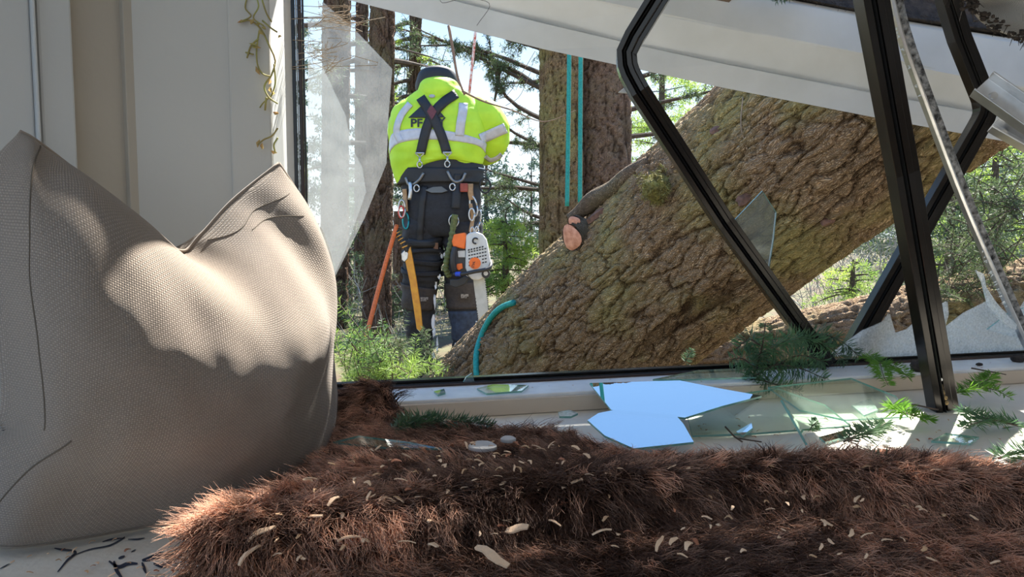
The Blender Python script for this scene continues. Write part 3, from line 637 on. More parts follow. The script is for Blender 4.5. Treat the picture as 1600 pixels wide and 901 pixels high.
# bare pale brush under the big trunk
for (x, y, Y, L0, lab) in [(1290, 500, 6.5, 1.0, 'pale leafless bush under the big trunk, left one'), (1360, 480, 7.2, 1.1, 'pale leafless bush under the big trunk, right one'), (1420, 460, 8.4, 1.5, 'grey leafless bush behind the crossed frames'), (665, 560, 6.6, .9, 'pale leafless brush between the climber legs'), (540, 540, 8.6, 1.4, 'pale brush between trunks near the pillow'), (1560, 500, 6.0, .9, 'grey bare brush above the low log')]:
    root = P(x, y, Y); m = MB()
    for k in range(26):
        pl = limb(root + V(random.gauss(0, .15), random.gauss(0, .1), -.2), (random.gauss(0, .5), random.gauss(0, .3), 1), L0 * random.uniform(.6, 1.2), -.1, 7, .12); m.tube(pl, [.006 * (1 - .8 * i / 7) for i in range(8)], 3, False)
        for q in range(9):
            j = random.randint(1, 6); p2 = limb(pl[j], (pl[j + 1] - pl[j]).normalized() + rv(.6), L0 * random.uniform(.15, .45), 0, 4, .15); m.tube(p2, [.003, .0026, .002, .0016, .001], 3, False)
    tag(m.build('leafless_bush', M_grey), lab, 'bush', 'leafless bushes')
# hanging sticks and branch by the climber shoulder
m = MB(); m.tube(crv([P(701, 40, 4.3), P(708, 80, 4.3), P(715, 120, 4.3), P(726, 148, 4.3)], 14), [.009 - .0002 * k for k in range(14)], 6); m.tube(crv([P(722, 142, 4.3), P(755, 158, 4.3), P(800, 172, 4.28), P(850, 190, 4.25), P(900, 172, 4.22)], 24), [.007 - .00025 * k for k in range(24)], 5)
m.tube(crv([P(755, 158, 4.3), P(790, 150, 4.3), P(815, 115, 4.3), P(836, 80, 4.3)], 12), .002, 4); m.tube(crv([P(790, 165, 4.3), P(812, 150, 4.3), P(830, 110, 4.3)], 10), .002, 4)
tag(m.build('dangling_branch', mat('red_twig', (.25, .15, .10), .8, var=.4, scale=30), smooth=True), 'thin bare branch hanging by the climber right shoulder', 'branch')
m = MB(); m.tube(crv([P(743, 48, 4.35), P(741, 70, 4.35), P(737, 110, 4.35), P(733, 146, 4.35)], 12), .0085, 6)
tag(m.build('climbing_rope', mat('red_white_rope', (.75, .68, .62), .8, col2=(.5, .09, .05), scale=60), smooth=True), 'red and white rope hanging above the climber', 'rope', 'ropes')
# ropes
M_teal = mat('teal_rope', (.012, .30, .27), .7, var=.35, scale=120, bump=.4, bscale=300)
def rope(pts, r, label, m=M_teal, n=40):
    mb = MB(); mb.tube(crv(pts, n), r, 8); return tag(mb.build('rope', m, smooth=True), label, 'rope', 'ropes')
rope([P(890, -60, 4.0), P(889, 120, 4.0), P(886, 322, 4.0)], .0115, 'left one of two straight teal ropes before the trunks')
rope([P(908, -60, 4.0), P(907, 120, 4.0), P(906, 316, 4.0)], .0115, 'right one of two straight teal ropes before the trunks')
def on_log(px, py, off):
    h, nrm = hit_log(px, py)
    return h + nrm * off if h is not None else P(px, py, 4.1)
rope([on_log(806, 474, .014), on_log(790, 480, .014), on_log(776, 492, .014), on_log(764, 506, .014), on_log(753, 524, .014), on_log(745, 550, .014), on_log(748, 590, .014), on_log(752, 620, .014)], .0145, 'teal rope curving down over the fallen trunk')
rope([P(620, 352, 4.7), P(600, 420, 4.5), P(577, 507, 4.2), P(565, 555, 4.1), P(553, 605, 4.0)], .0135, 'orange rope running down left from the climber belt', mat('orange_rope', (.85, .16, .02), .6, var=.3, scale=100, bump=.3, bscale=250))

# ================================================================== THE CLIMBER
PY = 4.9                                     # distance of the body axis
per = empty('person', tuple(P(690, 575, PY)))
tag(per, 'person in yellow hi-vis jacket and black harness seen from behind', 'person')
def nz3(p, s, k=0.0): return noise.noise(Vector(p) * s + V(k, k * 2, k * 3))
class Loft:
    """rings of (px, py, half-width px, half-depth m, Y offset) -> smooth closed surface; wrinkles added along the normal"""
    def __init__(s, rings, wr=.006, ws=14, warp=None, k=0.0, tilt=None):
        s.r = [(P(x, y, PY + dy), hw * PY / F, hd) for x, y, hw, hd, dy in rings]; s.wr = wr; s.ws = ws; s.warp = warp; s.k = k
        s.c = crv([q[0] for q in s.r], 121); s.w = crv([V(q[1], q[2], 0) for q in s.r], 121)
    def at(s, u, v, off=0.0):
        t = max(0, min(1, v)) * 120; i = min(int(t), 119); f = t - i
        c = s.c[i].lerp(s.c[i + 1], f); w = s.w[i].lerp(s.w[i + 1], f); tg = (s.c[min(i + 1, 120)] - s.c[max(i - 1, 0)]).normalized()
        q = 2 * math.pi * u; ax = V(1, 0, 0); ax = (ax - tg * ax.dot(tg)).normalized(); ay = tg.cross(ax).normalized()
        if ay.y > 0: ay = -ay
        # u=.25 faces the camera
        e = .86; cx = math.copysign(abs(math.cos(q)) ** e, math.cos(q)); sy = math.copysign(abs(math.sin(q)) ** e, math.sin(q))
        p = c + ax * (w.x * cx) + ay * (w.y * sy); n = (ax * cx / max(w.x, .02) + ay * sy / max(w.y, .02)).normalized()
        d = s.wr * (nz3(p, s.ws, s.k) + .6 * noise.noise(V(p.x * s.ws * .8, p.y * s.ws * .5, p.z * s.ws * 2.4) + V(s.k, 0, 3)))
        p = p + n * (d + off)
        if s.warp: p = s.warp(p, u, v)
        return p
    def mesh(s, m, nu=72, nv=70, cap=True):
        m.grid(lambda u, v: s.at(u, v), nu, nv, True); k = len(m.v)
        if cap:
            m.f.append(tuple(range(k - nu * nv, k - nu * nv + nu))[::-1]); m.f.append(tuple(range(k - nu, k)))
        return m
    def band(s, m, u0, u1, v0, v1, off=.004, nu=60, nv=6, fv=None):
        """a strip lying on the surface; fv(u)-> shift in v"""
        def g(a, o): return lambda x, y: s.at(u0 + (u1 - u0) * x, v0 + (v1 - v0) * y + (fv(u0 + (u1 - u0) * x) if fv else 0), o)
        k = len(m.v); m.grid(g(0, off), nu, nv); m.grid(g(0, off - .008), nu, nv); q = nu * nv
        for i in range(nu - 1):
            for (b, dr) in ((0, 1), ((nv - 1) * nu, 1)): m.f.append((k + b + i, k + b + i + 1, k + q + b + i + 1, k + q + b + i))
        for j in range(nv - 1):
            for b in (0, nu - 1): m.f.append((k + j * nu + b, k + (j + 1) * nu + b, k + q + (j + 1) * nu + b, k + q + j * nu + b))
        return m
M_hv = mat('hi_vis_yellow', (.47, .72, .03), .6, col2=(.38, .62, .02), scale=9, bump=.12, bscale=50)
M_ref = mat('reflective_grey', (.50, .50, .53), .35, var=.15, scale=40)
M_blk = mat('black_cordura', (.018, .018, .022), .75, var=.4, scale=50, bump=.3, bscale=150)
M_blk2 = mat('black_webbing', (.012, .012, .014), .6, var=.3, scale=90)
M_navy = mat('dark_navy_cloth', (.035, .05, .085), .8, var=.4, scale=40, bump=.3)
M_steel = mat('steel_hardware', (.55, .55, .55), .3, metal=.9, var=.2, scale=60)
M_skin = mat('skin', (.55, .34, .25), .55, var=.1, scale=30)
# body: one continuous skinned figure under the clothes
sk = [('pelvis', (690, 325, 0), .13), ('waist', (690, 275, -.01), .12), ('chest', (688, 205, -.01), .14), ('neckb', (688, 165, .02), .06), ('neck', (687, 155, .04), .055), ('head', (686, 142, .08), .085), ('crown', (686, 124, .10), .06),
      ('shR', (752, 180, 0), .06), ('elR', (778, 222, .10), .05), ('wrR', (742, 226, .32), .034), ('haR', (732, 224, .38), .034),
      ('shL', (626, 185, 0), .06), ('elL', (618, 240, .10), .05), ('wrL', (650, 236, .32), .034), ('haL', (660, 233, .38), .034),
      ('hipR', (714, 342, 0), .09), ('knR', (724, 440, -.02), .06), ('anR', (724, 548, .04), .042), ('toR', (722, 560, .22), .03),
      ('hipL', (664, 342, 0), .09), ('knL', (658, 448, -.02), .06), ('anL', (655, 552, .04), .042), ('toL', (650, 566, .22), .03)]
ed = ['pelvis waist', 'waist chest', 'chest neckb', 'neckb neck', 'neck head', 'head crown', 'chest shR', 'shR elR', 'elR wrR', 'wrR haR', 'chest shL', 'shL elL', 'elL wrL', 'wrL haL', 'pelvis hipR', 'hipR knR', 'knR anR', 'anR toR', 'pelvis hipL', 'hipL knL', 'knL anL', 'anL toL']
names = [q[0] for q in sk]; vv = [P(q[1][0], q[1][1], PY + q[1][2]) for q in sk]; rr = [q[2] for q in sk]
ee = [tuple(names.index(z) for z in e.split()) for e in ed]
for hand, sx in (('haR', -1), ('haL', 1)):
    hb = vv[names.index(hand)]; hi = names.index(hand)
    for f_i in range(5):
        prev = hi; ln_ = [.05, .075, .085, .078, .06][f_i]; spread = [-.035, -.018, -.004, .011, .024][f_i]
        for j in range(1, 4):
            t = j / 3; q = hb + V(sx * (ln_ * .5 * t + (.02 if f_i == 0 else 0)), ln_ * .9 * math.sin(t * 1.4), -spread * (1 + .3 * t) - .02 * t * t * (0 if f_i == 0 else 1))
            vv.append(q); rr.append(.0095 - .0007 * j); ee.append((prev, len(vv) - 1)); prev = len(vv) - 1
me = bpy.data.meshes.new('body'); me.from_pydata([tuple(v) for v in vv], ee, []); me.update(); bo = bpy.data.objects.new('body', me); link(bo, per); me.materials.append(M_skin)
bo.modifiers.new('skin', 'SKIN'); sv = me.skin_vertices[0].data
for i, r in enumerate(rr): sv[i].radius = (r, r)
for i in range(len(vv)): sv[i].use_root = False
sv[0].use_root = True
su = bo.modifiers.new('sub', 'SUBSURF'); su.levels = 2; su.render_levels = 2
# jacket
def hem(p, u, v):
    if v > .72:
        t = (v - .72) / .28; xx = (p.x - P(688, 250, PY).x) / .29
        p = V(p.x, p.y, p.z + t * (.10 - .13 * xx * xx + .03 * xx) * (1 if math.sin(2 * math.pi * u) > -.2 else .3))
    return p
tor = Loft([(690, 150, 22, .09, .03), (690, 155, 38, .12, .02), (690, 162, 56, .145, .0), (689, 175, 70, .165, -.01), (686, 196, 75, .175, -.02), (684, 220, 74, .175, -.02), (684, 243, 72, .17, -.02), (684, 258, 69, .165, -.01), (685, 272, 64, .16, .0)], .011, 9, hem, 1.0)
slR = Loft([(734, 172, 18, .09, .02), (750, 178, 25, .11, .0), (763, 188, 27, .115, .0), (768, 205, 27, .11, .03), (767, 222, 27, .105, .07), (760, 236, 22, .09, .12), (744, 238, 17, .065, .2), (735, 232, 15, .055, .27)], .009, 12, None, 2.0)
slL = Loft([(645, 176, 15, .09, .02), (632, 182, 17, .105, .0), (622, 195, 15, .11, .02), (621, 220, 13, .10, .04), (624, 245, 14, .09, .08), (636, 250, 15, .075, .16), (652, 242, 14, .06, .26)], .008, 12, None, 3.0)
m = MB(); tor.mesh(m, 96, 80, True); slR.mesh(m, 56, 60); slL.mesh(m, 56, 60)
jk = m.build('jacket', M_hv, per, True)
bvh_t = None
def side_bvh(lofts, nu=96, nv=80):
    q = MB(); [l.mesh(q, nu, nv, False) for l in lofts]; return BVHTree.FromPolygons(q.v, q.f)
BV = side_bvh([tor, slR, slL])
def onb(px, py, bv, off=.006):
    d = ray(px, py).normalized(); h = bv.ray_cast(_c, d)
    return (h[0] - d * off) if h[0] is not None else P(px, py, PY - .15)
def strap(name, pts, wpx, m_, parent, bv, off=.006, n=26, th=.005):
    """webbing of width wpx laid over the surface along a px path"""
    c = crv([V(x, y, 0) for x, y in pts], n); mb = MB(); vs = []
    for i, q in enumerate(c):
        t = (c[min(i + 1, n - 1)] - c[max(i - 1, 0)]).normalized(); s = V(-t.y, t.x, 0) * wpx / 2
        row = [onb(q.x + s.x * k, q.y + s.y * k, bv, off) for k in (-1, -.33, .33, 1)]; vs += row
    mb.add(vs, [(i * 4 + k, i * 4 + k + 1, (i + 1) * 4 + k + 1, (i + 1) * 4 + k) for i in range(n - 1) for k in range(3)])
    o = mb.build(name, m_, parent, True); sd = o.modifiers.new('t', 'SOLIDIFY'); sd.thickness = th; sd.offset = 0; return o
def vz(L_, py):      # v parameter of a loft at image row py (centre line)
    best = min(range(121), key=lambda i: abs(L_.c[i].z - P(690, py, PY).z)); return best / 120
m = MB(); tor.band(m, .02, .48, vz(tor, 205), vz(tor, 221), .005, 90, 6, lambda u: .02 + .10 * abs((u - .25) / .25) ** 2.0); m.build('reflective_stripe', M_ref, jk, True)
strap('reflective_stripe', [(724, 161), (723, 175), (720, 192), (718, 212)], 14, M_ref, jk, BV, .006)
strap('reflective_stripe', [(641, 162), (628, 178), (621, 195), (620, 208), (626, 221)], 10, M_ref, jk, BV, .006)
strap('reflective_stripe', [(751, 217), (765, 211), (778, 205), (790, 200)], 16, M_ref, jk, BV, .005)
strap('reflective_stripe', [(758, 244), (766, 250), (776, 247), (784, 241)], 6, M_ref, jk, BV, .004)
# hood and beanie
hd = Loft([(687, 121, 5, .05, -.02), (687, 125, 20, .10, -.02), (687, 131, 28, .13, -.02), (687, 141, 32, .145, -.02), (688, 151, 32, .145, -.02), (690, 161, 28, .13, -.02), (692, 168, 18, .10, -.02)], .007, 16, None, 4.0)
m = MB(); hd.mesh(m, 60, 40); hood = m.build('hood', M_hv, per, True); BH = side_bvh([hd, tor])
bn_ = Loft([(684, 109.5, 4, .03, .05), (684, 112, 17, .08, .05), (684, 117, 26, .115, .045), (684, 125, 31.5, .138, .04), (684, 134, 34, .146, .05), (684, 143, 34.5, .142, .08)], .002, 20, lambda p, u, v: V(p.x, p.y, p.z + (.055 * max(0, math.sin(2 * math.pi * u)) ** .5 * v ** 2)), 5.0)
m = MB(); bn_.mesh(m, 60, 30, True); m.build('beanie', M_blk2, per, True)
m = MB(); q = onb(675, 150, BH, .006); m.sphere(q, (.02, .005, .011), 14, 8); m.build('hood_badge', mat('grey_badge', (.35, .36, .38), .4), hood)
# face (turned away): nose, ears, eyes on the far side
m = MB(); fc = P(686, 140, PY + .19); m.sphere(fc, (.075, .05, .10)); m.sphere(fc + V(0, .05, -.01), (.014, .02, .02)); m.sphere(fc + V(-.03, .045, .015), .011); m.sphere(fc + V(.03, .045, .015), .011); m.sphere(fc + V(0, .042, -.045), (.025, .01, .007)); m.sphere(fc + V(-.078, -.02, 0), (.012, .02, .03)); m.sphere(fc + V(.078, -.02, 0), (.012, .02, .03))
m.build('face', M_skin, per, True)
# back print: letters and the dark peaked emblem
def text3(s, px, py, size, off, mat_, parent, bv, name='lettering', shear=0, sx=1.0, rot=0, depth=None):
    cu = bpy.data.curves.new('t', 'FONT'); cu.body = s; cu.size = 1; cu.resolution_u = 3; cu.offset = .025
    to = bpy.data.objects.new('t', cu); COL.objects.link(to); dg = bpy.context.evaluated_depsgraph_get(); me = bpy.data.meshes.new_from_object(to.evaluated_get(dg))
    bm = bmesh.new(); bm.from_mesh(me); bmesh.ops.subdivide_edges(bm, edges=[e for e in bm.edges if e.calc_length() > .15], cuts=2); 
    c_, s_ = math.cos(rot), math.sin(rot)
    for v in bm.verts:
        x, y = v.co.x * sx + v.co.y * shear, v.co.y; x, y = x * c_ - y * s_, x * s_ + y * c_
        v.co = onb(px + x * size, py - y * size, bv, off) if bv else P(px + x * size, py - y * size, depth)
    me2 = bpy.data.meshes.new(name); bm.to_mesh(me2); bm.free(); bpy.data.objects.remove(to); bpy.data.meshes.remove(me)
    o = bpy.data.objects.new(name, me2); me2.materials.append(mat_); link(o, parent); return o
M_ink = mat('black_print', (.012, .016, .02), .6)
text3('PF', 641, 198, 18, .008, M_ink, jk, BV, sx=1.1); text3('Y', 685, 196, 18, .008, M_ink, jk, BV, sx=1.0)
for poly in ([(638, 184), (662, 162), (672, 160), (672, 184)], [(676, 184), (676, 168), (686, 172), (695, 183)]):
    m = MB(); n_ = 8
    def g(u, v, poly=poly):
        a_ = V(*poly[0], 0).lerp(V(*poly[3], 0), u); b_ = V(*poly[1], 0).lerp(V(*poly[2], 0), u); q = a_.lerp(b_, v); return onb(q.x, q.y, BV, .009)
    m.grid(g, n_, n_); o = m.build('emblem', M_ink, jk, True); o.modifiers.new('t', 'SOLIDIFY').thickness = .002
# trousers
pel = Loft([(690, 240, 58, .14, 0), (690, 262, 62, .15, 0), (690, 290, 61, .155, 0), (691, 315, 60, .165, -.01), (691, 335, 60, .165, -.01), (691, 352, 57, .15, -.01), (691, 362, 48, .12, 0)], .007, 12, None, 6.0)
lgL = Loft([(664, 335, 30, .15, 0), (661, 360, 32, .145, 0), (661, 385, 31, .135, 0), (661, 410, 29, .125, 0), (659, 432, 28.5, .12, 0), (656, 452, 25, .11, 0), (655, 480, 23.5, .105, 0), (655, 505, 23, .10, 0), (656, 530, 21, .095, .01), (657, 548, 20, .09, .02)], .013, 13, None, 7.0)
lgR = Loft([(716, 335, 30, .15, 0), (722, 360, 32, .145, 0), (724, 385, 31, .135, 0), (724, 410, 29, .125, 0), (725, 432, 28, .12, 0), (726, 455, 27.5, .115, 0), (726, 480, 25, .105, 0), (727, 505, 21, .10, 0), (727, 530, 20, .095, .01), (727, 552, 19, .09, .02)], .013, 13, None, 8.0)
m = MB(); pel.mesh(m, 80, 50); lgL.mesh(m, 60, 90); lgR.mesh(m, 60, 90); tr = m.build('trousers', M_blk, per, True)
BT = side_bvh([pel, lgL, lgR]); BA = side_bvh([tor, slR, slL, pel, lgL, lgR, hd])
for lg, y0, y1 in ((lgL, 446, 482), (lgR, 440, 480)):
    m = MB(); lg.band(m, 0, 1, vz(lg, y0), vz(lg, y1), .012, 60, 10); m.build('knee_gaiter', mat('brown_black_cloth', (.05, .038, .032), .8, var=.3, scale=60, bump=.3), tr, True)
text3('HUNT', 716, 462, 8, .022, mat('pale_print', (.45, .40, .36), .7), tr, BT, 'gaiter_mark') if False else None
for (x, y) in ((663, 466), (726, 461)):
    m = MB(); q = onb(x, y, BT, .020); m.box(q, (.05, .003, .016)); m.box(q + V(-.005, -.001, -.014), (.036, .003, .008)); m.build('gaiter_badge', mat('pale_print', (.40, .35, .31), .7, col2=(.06, .05, .04), scale=120), tr)
m = MB(); lgR.band(m, 0, 1, vz(lgR, 484), vz(lgR, 530), .008, 60, 10); m.build('shin_cover', M_navy, tr, True)
for lg, cuts in ((lgL, (375, 392, 408, 425)), (lgR, (425,))):
    for y in cuts:
        m = MB(); lg.band(m, 0, 1, vz(lg, y - 3), vz(lg, y + 3), .014, 60, 4, lambda u: .01 * math.sin(u * 12 + y)); m.build('fabric_fold', M_blk, tr, True)
# sun highlights on the inner leg folds, modelled as white patches
M_glint = mat('white_sun_glint', (.85, .86, .88), .9, var=.1, scale=40)
for (x, y, w_, h_) in [(687, 392, 9, 6), (690, 401, 7, 5), (686, 432, 8, 5), (681, 445, 6, 8), (679, 470, 5, 16), (677, 503, 8, 12), (678, 520, 7, 8), (683, 540, 5, 14), (677, 556, 7, 8), (712, 490, 5, 20), (744, 508, 5, 8), (697, 398, 12, 7), (711, 545, 5, 12)]:
    w_ *= .42; h_ *= 1.1; m = MB(); c = P(x, y, PY - .07); k = 9; 
    pts = [(x + w_ * .8 * math.cos(q) * random.uniform(.5, 1.3), y + h_ * .8 * math.sin(q) * random.uniform(.5, 1.3)) for q in [2 * math.pi * j / k for j in range(k)]]
    m.prism([P(a_, b_, PY - .07 + random.uniform(-.01, .01)) for a_, b_ in pts], (0, .02, 0)); m.build('sun_highlight', M_glint, tr)
# boots
def boot(cx, cy, dx):
    m = MB(); s_ = PY / F
    b_ = Loft([(cx, cy - 34, 19, .085, .02), (cx, cy - 20, 20, .095, .03), (cx, cy - 10, 22, .12, .05), (cx + dx, cy - 3, 23, .15, .07), (cx + dx, cy + 1, 22, .15, .07)], .003, 20); b_.mesh(m, 40, 24)
    o = m.build('boot', mat('black_leather', (.02, .022, .03), .4, var=.3, scale=30), per, True)
    t_ = MB(); t_.sphere(P(cx + dx * 2, cy - 5, PY + .2), (.055, .10, .042)); t_.build('toe_cap', MATS['black_leather'], o, True)
    q = MB(); q.prism([P(cx + dx, cy + 2, PY) + V(math.cos(a_) * .09, .07 + math.sin(a_) * .17, -.018) for a_ in [2 * math.pi * k / 20 for k in range(20)]], (0, 0, .03)); q.build('sole', M_rubber, o)
boot(655, 571, -2); boot(727, 571, 2)
# lumbar band, harness belt, straps
m = MB(); pel.band(m, 0, 1, vz(pel, 241), vz(pel, 284), .012, 80, 10, lambda u: .03 * abs((u - .25) / .25) if u < .5 else 0); m.build('lumbar_pad', M_blk2, per, True)
hb_ = MB(); pel.band(hb_, 0, 1, vz(pel, 264), vz(pel, 288), .030, 80, 8); harness = hb_.build('harness_belt', M_blk2, per, True)
BB = side_bvh([pel, lgL, lgR], 80, 60)
S_ = 0.02
X1 = strap('suspender', [(713, 146), (694, 159), (678, 176), (668, 196), (662, 218), (657, 240)], 15, M_blk2, per, BA, .012)
X2 = strap('suspender', [(657, 152), (665, 164), (674, 178), (684, 198), (692, 218), (698, 238)], 15, M_blk2, per, BA, .014)
m = MB(); m.prism([onb(x, y, BA, .022) for x, y in [(674, 163), (682, 174), (675, 187), (667, 174)]], (0, .006, 0)); m.build('leather_patch', mat('maroon_leather', (.14, .03, .035), .6, var=.3, scale=60), per)
for (x, y) in ((656, 240), (699, 239)):
    m = MB(); a_ = onb(x - 7, y - 1, BA, .02); b_ = onb(x + 7, y - 1, BA, .02); m.tube([a_, b_], .006, 6); c_ = onb(x, y + 6, BA, .02); m.tube([a_, c_, b_], .004, 6); m.tube([c_, c_ + V(0, -.004, -.03)], .008, 8)
    ring = [c_ + V(.016 * math.cos(q), -.008, -.045 + .02 * math.sin(q)) for q in np.linspace(0, 2 * math.pi, 14)]; m.tube(ring, .0045, 6); m.build('suspender_hook', M_steel, per, True)
def xstrap(name, pts, wpx, m_, parent, off=.03, th=.006): return strap(name, pts, wpx, m_, parent, BB, off, 20, th)
xstrap('leg_strap', [(663, 290), (659, 320), (657, 350), (656, 378)], 10, M_blk2, per, .010)
xstrap('hanging_strap', [(716, 272), (714, 290), (713, 308), (712, 326)], 13, M_blk2, per, .036)
xstrap('thigh_strap', [(637, 378), (655, 381), (675, 380), (690, 376)], 12, M_blk2, per, .012)
m = MB(); q = onb(681, 384, BB, .02); m.box(q, (.03, .006, .04)); m.build('strap_tab', mat('brown_tab', (.16, .07, .03), .7), per)
# D rings
for pts in ([(634, 277), (638, 287), (645, 288), (655, 281), (662, 270)], [(699, 267), (705, 279), (712, 284), (722, 281), (727, 270)]):
    m = MB(); m.tube(crv([onb(x, y, BB, .04) for x, y in pts], 16), .0095, 8); m.build('d_ring', mat('grey_alloy', (.22, .22, .22), .4, metal=.7, var=.2, scale=40), per, True)
def oval(name, cx, cy, rx, ry, r, m_, parent=per, off=.05, rot=0.0):
    c_ = onb(cx, cy, BB, off); s_ = PY / F; m = MB(); pts = [c_ + V(s_ * (rx * math.cos(q) * math.cos(rot) - ry * math.sin(q) * math.sin(rot)), 0, s_ * (rx * math.cos(q) * math.sin(rot) + ry * math.sin(q) * math.cos(rot))) for q in np.linspace(0, 2 * math.pi, 20)]
    m.tube(pts, r, 6); return m.build(name, m_, parent, True)
m = MB(); m.tube(crv([onb(641, 285, BB, .055), onb(642, 298, BB, .055), onb(640, 312, BB, .055)], 8), .013, 8); m.build('swivel', M_steel, per, True)
oval('carabiner', 628, 326, 5, 13, .006, M_steel); oval('carabiner', 634, 345, 4.5, 12, .006, mat('teal_anodised', (.02, .25, .28), .35, metal=.6)); oval('carabiner', 627, 331, 4, 9, .006, mat('red_anodised', (.5, .05, .04), .35, metal=.5), off=.06); oval('carabiner', 740, 322, 5, 15, .006, M_steel, rot=.2); oval('carabiner', 745, 345, 5, 17, .006, M_steel, rot=-.25); oval('carabiner', 737, 335, 4, 9, .006, M_steel, off=.07)
oval('gear_loop', 758, 290, 8, 11, .006, M_blk2, off=.0); oval('buckle_ring', 651, 294, 4, 5, .005, M_steel); oval('buckle_ring', 707, 292, 4, 5, .005, M_steel); oval('lanyard_ring', 709, 345, 7, 9, .005, M_steel, off=.03)
xstrap('tan_strap', [(735, 287), (735, 300), (737, 312)], 8, mat('tan_leather', (.42, .24, .11), .7, var=.25, scale=60), per, .045)
xstrap('tan_strap', [(632, 295), (633, 312), (634, 330)], 6, MATS['tan_leather'], per, .035)
xstrap('tan_strap', [(735, 318), (738, 340), (735, 362)], 5, MATS['tan_leather'], per, .05)
m = MB(); m.box(onb(725, 293, BB, .05), (.05, .02, .055)); m.build('red_pouch', mat('red_leather', (.30, .05, .03), .6, var=.3, scale=60), per, bevel=.006)
m = MB(); m.prism([onb(x, y, BB, .02) for x, y in [(664, 297), (676, 292), (690, 291), (700, 298), (690, 301), (674, 301)]], (0, .01, 0)); m.build('grey_pad', mat('grey_pad_cloth', (.13, .13, .12), .8), per, bevel=.003)
for i in range(6):
    y = 262 + i * 4; m = MB(); m.tube([onb(748, y, BB, .03), P(757, y + 2, PY - .05)], .004, 5); m.build('white_lacing', mat('white_cord', (.8, .8, .8), .8), per)
# olive lanyard (accordion)
lp = crv([onb(711, 335, BB, .05), onb(708, 355, BB, .06), P(704, 380, PY - .22), P(699, 400, PY - .24), P(697, 420, PY - .24), P(702, 432, PY - .22)], 60)
m = MB(); m.tube(lp, [(.020 if k < 14 else .016) + (.005 * (k % 4 < 2)) * (k > 14) for k in range(60)], 10); m.build('olive_lanyard', mat('olive_webbing', (.15, .17, .055), .8, var=.4, scale=60, bump=.3, bscale=120), per, True)

# ------------------------------------------------------------------ pruning saw in its orange scabbard
sw = empty('pruning_saw', tuple(P(645, 440, PY - .22))); tag(sw, 'pruning saw in an orange scabbard hanging at the climber left hip', 'saw')
SY = PY - .22
m = MB(); m.prism([P(x, y, SY) for x, y in [(632, 402), (641, 385), (645, 405), (651, 440), (657, 480), (660, 512), (656, 517), (651, 514), (646, 480), (640, 440)]], (0, .025, 0)); m.build('scabbard', mat('orange_yellow_scabbard', (.80, .36, .03), .5, col2=(.68, .26, .03), scale=25), sw, bevel=.004)
m = MB(); hpts = crv([P(619, 361, SY), P(624, 370, SY), P(630, 380, SY), P(636, 393, SY)], 24); m.tube(hpts, [.017 - .0002 * k for k in range(24)], 10); hnd = m.build('handle', mat('black_grip', (.02, .02, .02), .6), sw, True)
for k in range(2, 22, 4):
    m = MB(); m.tube([hpts[k], hpts[k + 1]], .0185, 10); m.build('orange_ring', mat('orange_grip', (.80, .36, .05), .5), hnd, True)
m = MB(); m.prism([P(x, y, SY - .006) for x, y in [(627, 396), (633, 390), (638, 396), (637, 404), (632, 409), (628, 406)]], (0, .03, 0)); m.build('buckle', M_steel, sw, bevel=.003)

# ------------------------------------------------------------------ chainsaw
saw = empty('chainsaw', tuple(P(735, 395, PY - .3))); tag(saw, 'orange and white chainsaw hanging from the climber right hip', 'chainsaw')
CY = PY - .34
M_csw = mat('saw_white_plastic', (.62, .61, .57), .45, var=.12, scale=25); M_cso = mat('saw_orange_plastic', (.90, .16, .015), .42, var=.12, scale=25); M_csb = mat('saw_black_plastic', (.02, .02, .022), .5); M_blue = mat('saw_blue', (.02, .06, .45), .4)
def cpoly(name, pts, y0, th, m_, bev=.004, parent=saw): m = MB(); m.prism([P(x, y, CY + y0) for x, y in pts], (0, th, 0)); return m.build(name, m_, parent, bevel=bev)
cov = cpoly('starter_cover', [(728, 368), (734, 363), (744, 362), (754, 366), (760, 374), (763, 388), (766, 405), (767, 417), (761, 426), (755, 434), (748, 438), (738, 437), (732, 431), (727, 418)], 0, .07, M_csw, .008)
for r_ in range(5):
    for c_ in range(7):
        x = 731.5 + c_ * 4.2 + r_ * .2; y = 393 + r_ * 5.2 - c_ * .9
        if (x - 742) ** 2 + (y - 411) ** 2 < 90 or x > 762: continue
        cpoly('vent_slot', [(x, y), (x + 3, y - .6), (x + 3.1, y + 1.4), (x + .1, y + 2)], -.002, .004, M_csb, 0, cov)
for c_ in range(6): cpoly('vent_slot', [(731 + c_ * 4.3, 392 - c_), (734 + c_ * 4.3, 391.2 - c_), (734 + c_ * 4.3, 388.8 - c_), (731 + c_ * 4.3, 389.6 - c_)], -.002, .004, M_csb, 0, cov)
m = MB(); c_ = P(742, 411, CY - .006); m.tube([c_, c_ + V(0, .01, 0)], .036, 24); bd = m.build('round_badge', M_cso, cov)
text3('STIHL', 740.5, 418.5, 5.2, 0, M_ink, bd, None, rot=R(80), sx=.8, depth=CY - .0065)
m = MB(); c_ = P(743, 376, CY - .004); m.tube([c_, c_ + V(0, .02, 0)], .022, 18); m.build('starter_boss', mat('saw_grey', (.5, .49, .45), .5), cov)
m = MB(); m.tube([c_ + V(.017 * math.cos(q), -.004, .017 * math.sin(q)) for q in np.linspace(.6, 5, 14)], .005, 6); m.build('starter_curl', M_csb, cov, True)
cpoly('top_cover', [(709, 366), (726, 363), (729, 368), (726, 389), (708, 385), (706, 377)], .005, .10, M_cso, .006)
cpoly('engine_block', [(709, 386), (727, 388), (730, 420), (726, 430), (708, 428)], .03, .10, mat('saw_dark_grey', (.05, .05, .05), .6), .005)
cpoly('fuel_cap', [(714, 412), (722, 411), (723, 419), (717, 422), (713, 419)], .012, .03, M_cso, .003)
cpoly('side_panel', [(715, 392), (727, 391), (727, 402), (716, 402)], .02, .03, M_csw, .003)
